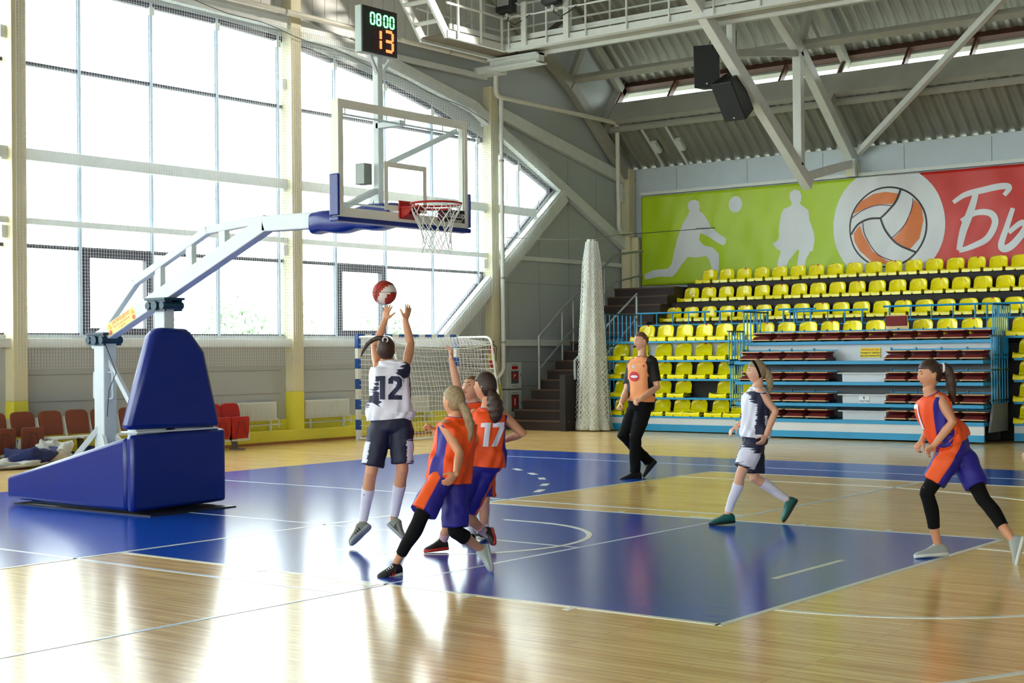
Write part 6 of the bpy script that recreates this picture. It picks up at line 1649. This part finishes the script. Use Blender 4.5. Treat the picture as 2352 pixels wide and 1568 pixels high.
# ---------------- shooter with number 12, seen from behind
F = Fig('shooter', 1.0, FW * 0.92 + RT * 0.12 + UP * 0.38, 'shooting player in white jersey number 12 jumping with both arms raised')
F.torso_loft(F.body, F.sections(0.0), 24, 5)
for sd in 'LR': F.arm(F.body, sd); F.leg(F.body, sd)
F.head(0.98)
F.hand('L', FW * 0.7 + RT * 0.5, 0.18, 0.9, thumb=None); F.hand('R', -RT * 0.7 + FW * 0.5, 0.12, 0.8)
F.finish_body(SKIN)
F.hair(H_DK, 0.3, -0.62, 1.09, 1.0, ([(-0.01, 0.085, -0.05), (-0.055, 0.10, -0.06), (-0.10, 0.088, -0.05), (-0.155, 0.050, -0.04), (-0.195, -0.01, -0.03), (-0.215, -0.06, -0.02)], [0.03, 0.022, 0.02, 0.018, 0.013, 0.004]))
b = MB(); b.tube([F.J['head'] + RT * (0.0 + 0.022 * math.cos(a)) + UP * (0.086 + 0.022 * math.sin(a)) - FW * 0.085 for a in [i * 0.5 for i in range(13)]], 0.006, 6, closed=True); b.build('hair_tie', WJ, F.root, smooth=True)
F.face_parts()
def jp(h, u, f):
    hc = 0.46 + 0.17 * u
    v = min((0.25 - f), (0.105 - abs(h - hc)) * 4, (abs(u) - 0.36) * 1.2)
    if u < 0: v = max(v, min((0.22 - abs(f)) * 2, (h - 0.2) * 5, (0.42 - h) * 5))
    else: v = max(v, min((0.18 - abs(f)) * 2, (h - 0.22) * 5, (0.58 - h) * 5))
    v = max(v, (h - 0.982) * 10)
    return max(v, min((abs(u) - 0.982) * 10, (h - 0.62) * 5, (0.82 - h) * 5))
F.jersey('jersey', two_tone('white_navy_jersey', (226, 226, 240), (14, 20, 56), 0.6, 0.75, (5, 5, 70)), jp, n=150, per=22, hem=-0.02, loose=(0.042, 0.036, 0.04, 0.02, 0.004), shw=0.02)
ONE = polyp([(-0.018, -0.10), (0.028, -0.10), (0.028, 0.10), (-0.005, 0.10), (-0.055, 0.095), (-0.055, 0.062), (-0.018, 0.062)])
TWO = polyp([(-0.055, -0.10), (0.06, -0.10), (0.06, -0.062), (-0.005, -0.062), (0.06, 0.015), (0.06, 0.075), (0.035, 0.10), (-0.03, 0.10), (-0.055, 0.075), (-0.055, 0.035), (-0.015, 0.035), (-0.015, 0.062), (0.018, 0.062), (0.018, 0.022), (-0.055, -0.062)])
def shift(ps, dx, sx=1.0): return ([(x * sx + dx, y) for x, y in ps[0]], ps[1])
nc = lerp(F.J['chest'], F.J['waist'], 0.34)
grow_ = lambda ps: ([(x * 1.14, y * 1.08) for x, y in ps[0]], ps[1])
F.decal('number_outline', [shift(grow_(ONE), -0.055), shift(grow_(TWO), 0.055)], WJ, nc, (RT - UP * 0.02).normalized(), (UP).normalized(), FW, 0.004)
F.decal('number_12', [shift(ONE, -0.055), shift(TWO, 0.055)], NJ, nc, (RT - UP * 0.02).normalized(), (UP).normalized(), FW, 0.008)
def shp(sd, t, out, fr_, c):
    return min((t - 0.40) * 3, (0.84 - t) * 3, (out - 0.48) * 1.5)
NWS = two_tone('navy_white_shorts', (14, 20, 52), (222, 222, 238), 0.6, 0.9, (6, 6, 80))
F.shorts('shorts', NWS, shp, 0.86, (0.106, 0.104, 0.098), 0.085)
for sd in 'LR': F.legwear('sock', sd, WS, 1.30, 1.98, grow=0.005)
BLKP = mat('black_sock_mark', (24, 22, 30), 0.6)
for sd in 'LR':
    c = lerp(F.J['kn' + sd], F.J['an' + sd], 0.42); b = MB()
    o = c - FW * 0.058 + RT * (-0.012 if sd == 'L' else 0.014); b.tube([o + RT * (-0.02), o - UP * 0.009 - RT * 0.012, o + UP * 0.008 + RT * 0.026], [0.002, 0.004, 0.001], 6); b.build('sock_mark', BLKP, F.root)
    F.shoe(sd, SHG, SHS, SHK, LAC)

def wj0(h, u, f): return -1.0
# ---------------- orange players
def orange_jersey(h, u, f):
    return max((h - 0.965) * 10, min((0.33 - abs(f)) * 1.5, (0.66 - h) * 3))
def orange_shorts(sd, t, out, fr_, c): return (out - 0.74) * 1.5
ORJ = two_tone('orange_violet_jersey', (240, 78, 8), (34, 24, 138)); ORS = two_tone('violet_orange_shorts', (30, 22, 132), (240, 88, 16))
# nearest, blond, running left
F = Fig('near', 0.92, -RT * 0.72 + FW * 0.62 + UP * 0.05, 'blond orange player running left, nearest of the three together, arm hanging')
F.torso_loft(F.body, F.sections(0.0), 24, 5)
for sd in 'LR': F.arm(F.body, sd); F.leg(F.body, sd)
F.head(0.97)
F.hand('L', FW * 0.5 - RT * 0.7, 0.35, 0.6, thumb=-1); F.hand('R', -UP, 1.2, 0.1)
F.finish_body(SKIN)
F.hair(H_BL, 0.35, -0.6, 1.10, 2.0, ([(0.045, -0.005, -0.05), (0.085, -0.05, -0.07), (0.115, -0.14, -0.08), (0.125, -0.24, -0.07), (0.10, -0.33, -0.05)], [0.03, 0.036, 0.034, 0.028, 0.008]))
F.face_parts()
F.jersey('jersey', ORJ, orange_jersey, hem=0.10, seed=3.1)
F.shorts('shorts', ORS, orange_shorts, 0.93, (0.104, 0.11, 0.116), 0.03)
for sd in 'LR': F.legwear('legging', sd, BLG, 0.6, 1.86 if sd == 'L' else 1.32, grow=0.009)
F.shoe('L', SHK, SHW, SHR_, LAC); F.shoe('R', SHLG, SHS, None, LAC)
# number 17 seen from behind
F = Fig('seventeen', 0.95, -RT * 0.80 + FW * 0.42 + UP * 0.12, 'brown-haired orange player number 17 seen from behind with bent right elbow')
F.torso_loft(F.body, F.sections(0.0), 24, 5)
for sd in 'LR': F.arm(F.body, sd); F.leg(F.body, sd)
F.head(1.0)
F.hand('L', FW * 0.5 + RT * 0.5, 0.5, 0.4); F.hand('R', -UP, 1.0, 0.2)
F.finish_body(SKIN)
F.hair(H_DK, 0.3, -0.62, 1.14, 3.0, ([(0.05, -0.03, -0.04), (0.07, -0.09, -0.08), (0.085, -0.16, -0.10), (0.085, -0.24, -0.10), (0.06, -0.32, -0.09)], [0.04, 0.06, 0.075, 0.065, 0.015]))
F.face_parts()
F.jersey('jersey', ORJ, orange_jersey, hem=0.05, seed=5.3)
SEVEN = polyp([(-0.05, 0.06), (-0.05, 0.10), (0.055, 0.10), (0.055, 0.065), (0.005, -0.10), (-0.04, -0.10), (0.01, 0.06)])
nc = lerp(F.J['chest'], F.J['waist'], 0.55) + RT * 0.055
F.decal('number_17', [shift(ONE, -0.045), shift(SEVEN, 0.05)], WJ, nc, (RT + FW * 0.15).normalized(), (UP + RT * 0.12).normalized(), FW, 0.006)
F.shorts('shorts', ORS, orange_shorts, 0.95, (0.112, 0.112, 0.112), 0.05)
F.legwear('sock', 'L', mat('mauve_sock', (196, 160, 176), 0.8), 1.78, 2.0); F.legwear('sock', 'R', mat('mauve_sock', (196, 160, 176), 0.8), 1.72, 2.0)
F.shoe('L', SHK, SHR_, None, LAC); F.shoe('R', SHK, SHR_, None, LAC)
# defender facing the camera with one arm up
F = Fig('raised', 0.95, -FW * 0.78 - RT * 0.46 + UP * 0.34, 'orange defender facing us behind number 17, one arm stretched up')
F.torso_loft(F.body, F.sections(0.0), 24, 5)
for sd in 'LR': F.arm(F.body, sd); F.leg(F.body, sd)
F.head(1.0)
F.hand('R', -FW * 0.4 - RT * 0.8, 0.3, 0.7); F.hand('L', RT * 0.5 - FW * 0.4, 0.4, 0.4)
F.finish_body(SKINP)
F.hair(H_LB, 0.55, -0.5, 1.06, 4.0, None)
F.face_parts()
F.jersey('jersey', ORJ, orange_jersey, hem=0.05, seed=7.9)
F.shorts('shorts', ORS, orange_shorts, 0.9, (0.104, 0.108, 0.112), 0.05)
for sd in 'LR': F.legwear('sock', sd, WS, 1.7, 2.0); F.shoe(sd, SHK, SHW, None, LAC)
# player at the right running left
F = Fig('orange', 0.96, -RT * 0.98 - FW * 0.12 - UP * 0.04, 'orange player with long ponytail and black knee sleeves running at the far right')
F.torso_loft(F.body, F.sections(0.0), 24, 5)
for sd in 'LR': F.arm(F.body, sd); F.leg(F.body, sd)
F.head(1.02)
F.hand('L', -FW * 0.2 - UP * 0.6 - RT * 0.2, 0.75, 0.2, thumb=-1); F.hand('R', -UP, 0.9, 0.2)
F.finish_body(SKIN)
hh = F.hair(H_DK, 0.38, -0.5, 1.09, 5.0, ([(0.075, 0.05, -0.02), (0.115, 0.055, -0.03), (0.15, -0.01, -0.03), (0.165, -0.12, -0.03), (0.185, -0.24, -0.02)], [0.03, 0.036, 0.044, 0.036, 0.010]))
c = F.J['head'] + RT * 0.10 + UP * 0.055 - FW * 0.02
b = MB(); b.tube([c + UP * 0.03 * math.cos(i * 0.52) + FW * 0.03 * math.sin(i * 0.52) for i in range(12)], 0.012, 8, closed=True); b.build('hair_tie', WJ, F.root, smooth=True)
F.face_parts()
F.jersey('jersey', ORJ, orange_jersey, hem=-0.03, loose=(0.034, 0.032, 0.026, 0.016, 0.006), seed=2.2)
nc = lerp(F.J['chest'], F.J['waist'], 0.4)
F.decal('number_patch', [shift(ONE, -0.02)], WJ, nc - RT * 0.05, RT * 0.3 - FW * 1.4, UP, (RT + FW * 0.35).normalized(), 0.006)
F.shorts('shorts', ORS, orange_shorts, 0.74, (0.112, 0.108, 0.10), 0.05)
for sd in 'LR':
    F.legwear('knee_sleeve', sd, BLG, 0.70, 1.66, grow=0.007); F.shoe(sd, SHLG, SHW, None, LAC)
c = lerp(F.J['hipL'], F.J['knL'], 0.86) - RT * 0.058 - FW * 0.01
b = MB()
for k in range(4): b.bar(c - UP * (0.012 * k) - FW * 0.02, c - UP * (0.012 * k + 0.004) + FW * 0.015, 0.006, 0.006)
b.build('sleeve_mark', WJ, F.root)

# ---------------- person beyond the right edge
PJ_OFF = (4.5, 2.33, 0.0)
PJ['edge'] = {k_: tuple(V(v_) + V(PJ_OFF)) for k_, v_ in PJ['raised'].items()}
for k_, (x_, y_, z_) in dict(elR=(-0.10, -0.16, -0.26), wrR=(-0.30, -0.10, -0.36), haR=(-0.36, -0.09, -0.40)).items():
    PJ['edge'][k_] = tuple(V(PJ['edge']['shR']) + RT * x_ + FW * y_ + UP * z_)
F = Fig('edge', 0.95, -RT * 0.9 - FW * 0.3, 'player cut off by the right edge with only a hand in view')
F.torso_loft(F.body, F.sections(0.0), 24, 5)
for sd in 'LR': F.arm(F.body, sd); F.leg(F.body, sd)
F.head(1.0); F.hand('R', -UP, 0.8, 0.2); F.hand('L', RT * 0.5 - FW * 0.4, 0.4, 0.4)
F.finish_body(SKINP)
F.hair(H_LB, 0.45, -0.5, 1.08, 4.0, None); F.face_parts()
F.jersey('jersey', two_tone('white_navy_jersey', (226, 226, 240), (14, 20, 56), 0.6, 0.75, (5, 5, 70)), wj0, hem=0.05, seed=7.9)
F.shorts('shorts', NWS, lambda *a: -1.0, 0.9, (0.104, 0.108, 0.112), 0.05)
for sd in 'LR': F.legwear('sock', sd, WS, 1.7, 2.0); F.shoe(sd, SHK, SHW, None, LAC)
# ---------------- referee
TSH = mat('peach_referee_shirt', (236, 158, 108), 0.65, var=0.04, bump=0.2, bscale=10); BSH = mat('black_sleeve', (10, 10, 11), 0.85, spec=0.2, var=0.08, bump=0.1, bscale=12); TRS = mat('black_trousers', (8, 8, 10), 0.85, spec=0.2, var=0.1, bump=0.2, bscale=8)
F = Fig('referee', 1.12, -RT * 0.80 - FW * 0.52 - UP * 0.02, 'referee in peach shirt with black sleeves and black trousers walking by the baseline')
F.torso_loft(F.body, F.sections(0.0), 24, 5)
for sd in 'LR': F.arm(F.body, sd, (0.052, 0.047, 0.040, 0.041, 0.028))
for sd in 'LR': F.leg(F.body, sd)
F.head(1.08)
F.hand('L', -UP * 0.6 + FW * 0.4, 0.95, 0.15); F.hand('R', -UP * 0.5 + RT * 0.5, 1.1, 0.1)
F.finish_body(SKINP, 0.007)
F.hair(H_RF, 0.52, -0.25, 1.05, 6.0, None, fuzz=0.006)
F.face_parts()
c = F.hw(F.head_fn(V((0, 0.86, -0.52)).normalized(), F.hs))
b = MB(); b.tube([c - F.hf * 0.004, c + F.hf * 0.03], [0.010, 0.013], 10); b.ball(c + F.hf * 0.03 - F.hu * 0.006, 0.014, 10); b.build('whistle', BLK, F.root, smooth=True)
# shirt
J, k = F.J, F.s; mb = MB()
F.torso_loft(mb, F.sections(0.014, -0.02, (0.060, 0.062), 0.035, (0.018, 0.016, 0.022, 0.016, 0.012)), 40, 8, 0.004, 1.0)
for sd in 'LR':
    a, e = J['sh' + sd], J['el' + sd]
    mb.tube([lerp(a, J['neck'], 0.35), a, lerp(a, e, 0.4), lerp(a, e, 0.78)], [0.058 * k, 0.068 * k, 0.066 * k, 0.066 * k], 18)
me = remesh(mb, 0.009, 3)
displace(me, lambda c: 0.007 * noise.noise(V((c.x * 5, c.y * 5, c.z * 16))))
def rp(c, n):
    best = (0.085 - (c - J['neck']).length) * 10
    for sd in 'LR':
        sg = 1 if sd == 'R' else -1
        a = J['sh' + sd]; x = (c - a).dot(F.latS) * sg; z = (c - a).dot(F.upT); e = J['el' + sd]
        d = ((c - a) - (e - a) * max(0, min(1, (c - a).dot(e - a) / (e - a).length_squared))).length
        best = max(best, min((0.110 * k - d) * 10, max((x + 0.03 - 0.12 * max(0, -z)) * 10, (-0.20 - z) * 10)))
    return best
so_ = add_mesh('shirt', me, two_tone('peach_black_shirt', (240, 158, 104), (9, 9, 10), 0.7), F.root, rp)
bv = BVHTree.FromPolygons([v.co + V(F.root.location) for v in me.vertices], [tuple(p.vertices) for p in me.polygons])
dirn = FW; cb = lerp(J['chest'], J['waist'], 0.25)
elli = lambda cx, cy, rx, ry: ([(cx + rx * math.cos(i * math.pi / 10), cy + ry * math.sin(i * math.pi / 10)) for i in range(20)], [tuple(range(20))])
F.decal('round_red_logo', [elli(-0.10, -0.02, 0.06, 0.065)], mat('red_shirt_print', (206, 30, 40), 0.6), cb, RT, UP, dirn, 0.006, bvh=bv)
F.decal('logo_band', [elli(-0.10, -0.02, 0.045, 0.018)], WJ, cb, RT, UP, dirn, 0.010, bvh=bv)
F.decal('chest_badge', [elli(0.02, 0.12, 0.014, 0.018)], mat('pink_badge', (210, 60, 90), 0.6), cb, RT, UP, dirn, 0.006, bvh=bv)
F.decal('chest_badge', [rectp(-0.125, -0.085, 0.09, 0.10), rectp(-0.125, -0.095, 0.11, 0.13)], mat('pale_blue_badge', (190, 214, 232), 0.6), cb, RT, UP, dirn, 0.006, bvh=bv)
# trousers
mb = MB(); secs = F.sections(0.012, 0.07)[:2]; top = J['pelvis'] + F.upT * 0.075 * k
secs = [tuple(J['pelvis'] - F.upT * 0.1 * k) + tuple(F.latH) + (0.11 * k, 0.09 * k)] + secs + [tuple(top) + tuple(F.latH) + (0.14 * k, 0.105 * k)]
F.torso_loft(mb, secs, 24, 5)
for sd in 'LR':
    a, kn, an = J['hip' + sd], J['kn' + sd], J['an' + sd]
    mb.tube([a + F.upT * 0.03, lerp(a, kn, 0.4), kn, lerp(kn, an, 0.45), lerp(kn, an, 0.98)], [0.095 * k, 0.094 * k, 0.072 * k, 0.066 * k, 0.062 * k], 18)
me = remesh(mb, 0.009, 2)
displace(me, lambda c: 0.008 * noise.noise(V((c.x * 7, c.y * 7, c.z * 15))))
add_mesh('trousers', me, TRS, F.root)
for sd in 'LR': F.shoe(sd, SHK, SHK, None, SHK)

# ---------------- white player walking left
F = Fig('white', 0.95, -RT * 0.99 - FW * 0.10 + UP * 0.06, 'player in white jersey and teal shoes with black headband jogging left')
F.torso_loft(F.body, F.sections(0.0), 24, 5)
for sd in 'LR': F.arm(F.body, sd); F.leg(F.body, sd)
F.head(0.98)
F.hand('L', -RT * 0.5 + FW * 0.5, 0.45, 0.3); F.hand('R', -UP, 0.4, 0.5)
F.finish_body(SKINP)
F.hair(H_BL, 0.40, -0.5, 1.09, 8.0, ([(0.06, 0.02, -0.01), (0.095, 0.005, -0.02), (0.118, -0.06, -0.02), (0.125, -0.14, -0.02), (0.115, -0.21, -0.02)], [0.028, 0.032, 0.036, 0.028, 0.008]))
c = F.J['head'] + F.hu * 0.01
tilt = (F.hf * 0.86 - F.hu * 0.50).normalized(); o2 = tilt.cross(F.hr)
if o2.dot(F.hu) < 0: o2 = -o2
b = MB(); rings = []
for i in range(37):
    a = math.radians(-28 + 236 * i / 36); d = (F.hr * math.cos(a) + o2 * math.sin(a)); ld = V((d.dot(F.hr), d.dot(F.hf), d.dot(F.hu)))
    p = F.hw(F.head_fn(ld, F.hs) * 1.105)
    rings.append([p - tilt * 0.012, p + d * 0.004 - tilt * 0.012, p + d * 0.004 + tilt * 0.012, p + tilt * 0.012])
b.loft(rings); b.build('headband', BLG, F.root, smooth=True)
F.face_parts()
def wj(h, u, f):
    v = min((0.28 - abs(f + 0.12)) * 1.6, (h - 0.08) * 4, (0.64 - h) * 4)
    v = max(v, min((0.07 - abs(h - 0.50 - 0.12 * f)) * 4, (abs(u) - 0.3)))
    return max(v, (h - 0.98) * 10)
F.jersey('jersey', two_tone('white_navy_jersey', (226, 226, 240), (14, 20, 56), 0.6, 0.75, (5, 5, 70)), wj, n=150, per=22, hem=0.02, seed=4.4)
def ws(sd, t, out, fr_, c): return min((t - 0.38) * 3, (0.82 - t) * 3, (out - 0.15) * 1.5)
F.shorts('shorts', NWS, ws, 0.88, (0.108, 0.108, 0.104), 0.06)
for sd in 'LR':
    F.legwear('sock', sd, WS, 1.28 if sd == 'L' else 1.22, 1.98, grow=0.005); F.shoe(sd, SHT, SHK, None, SHK)

bpy.data.scenes.remove(TSC)
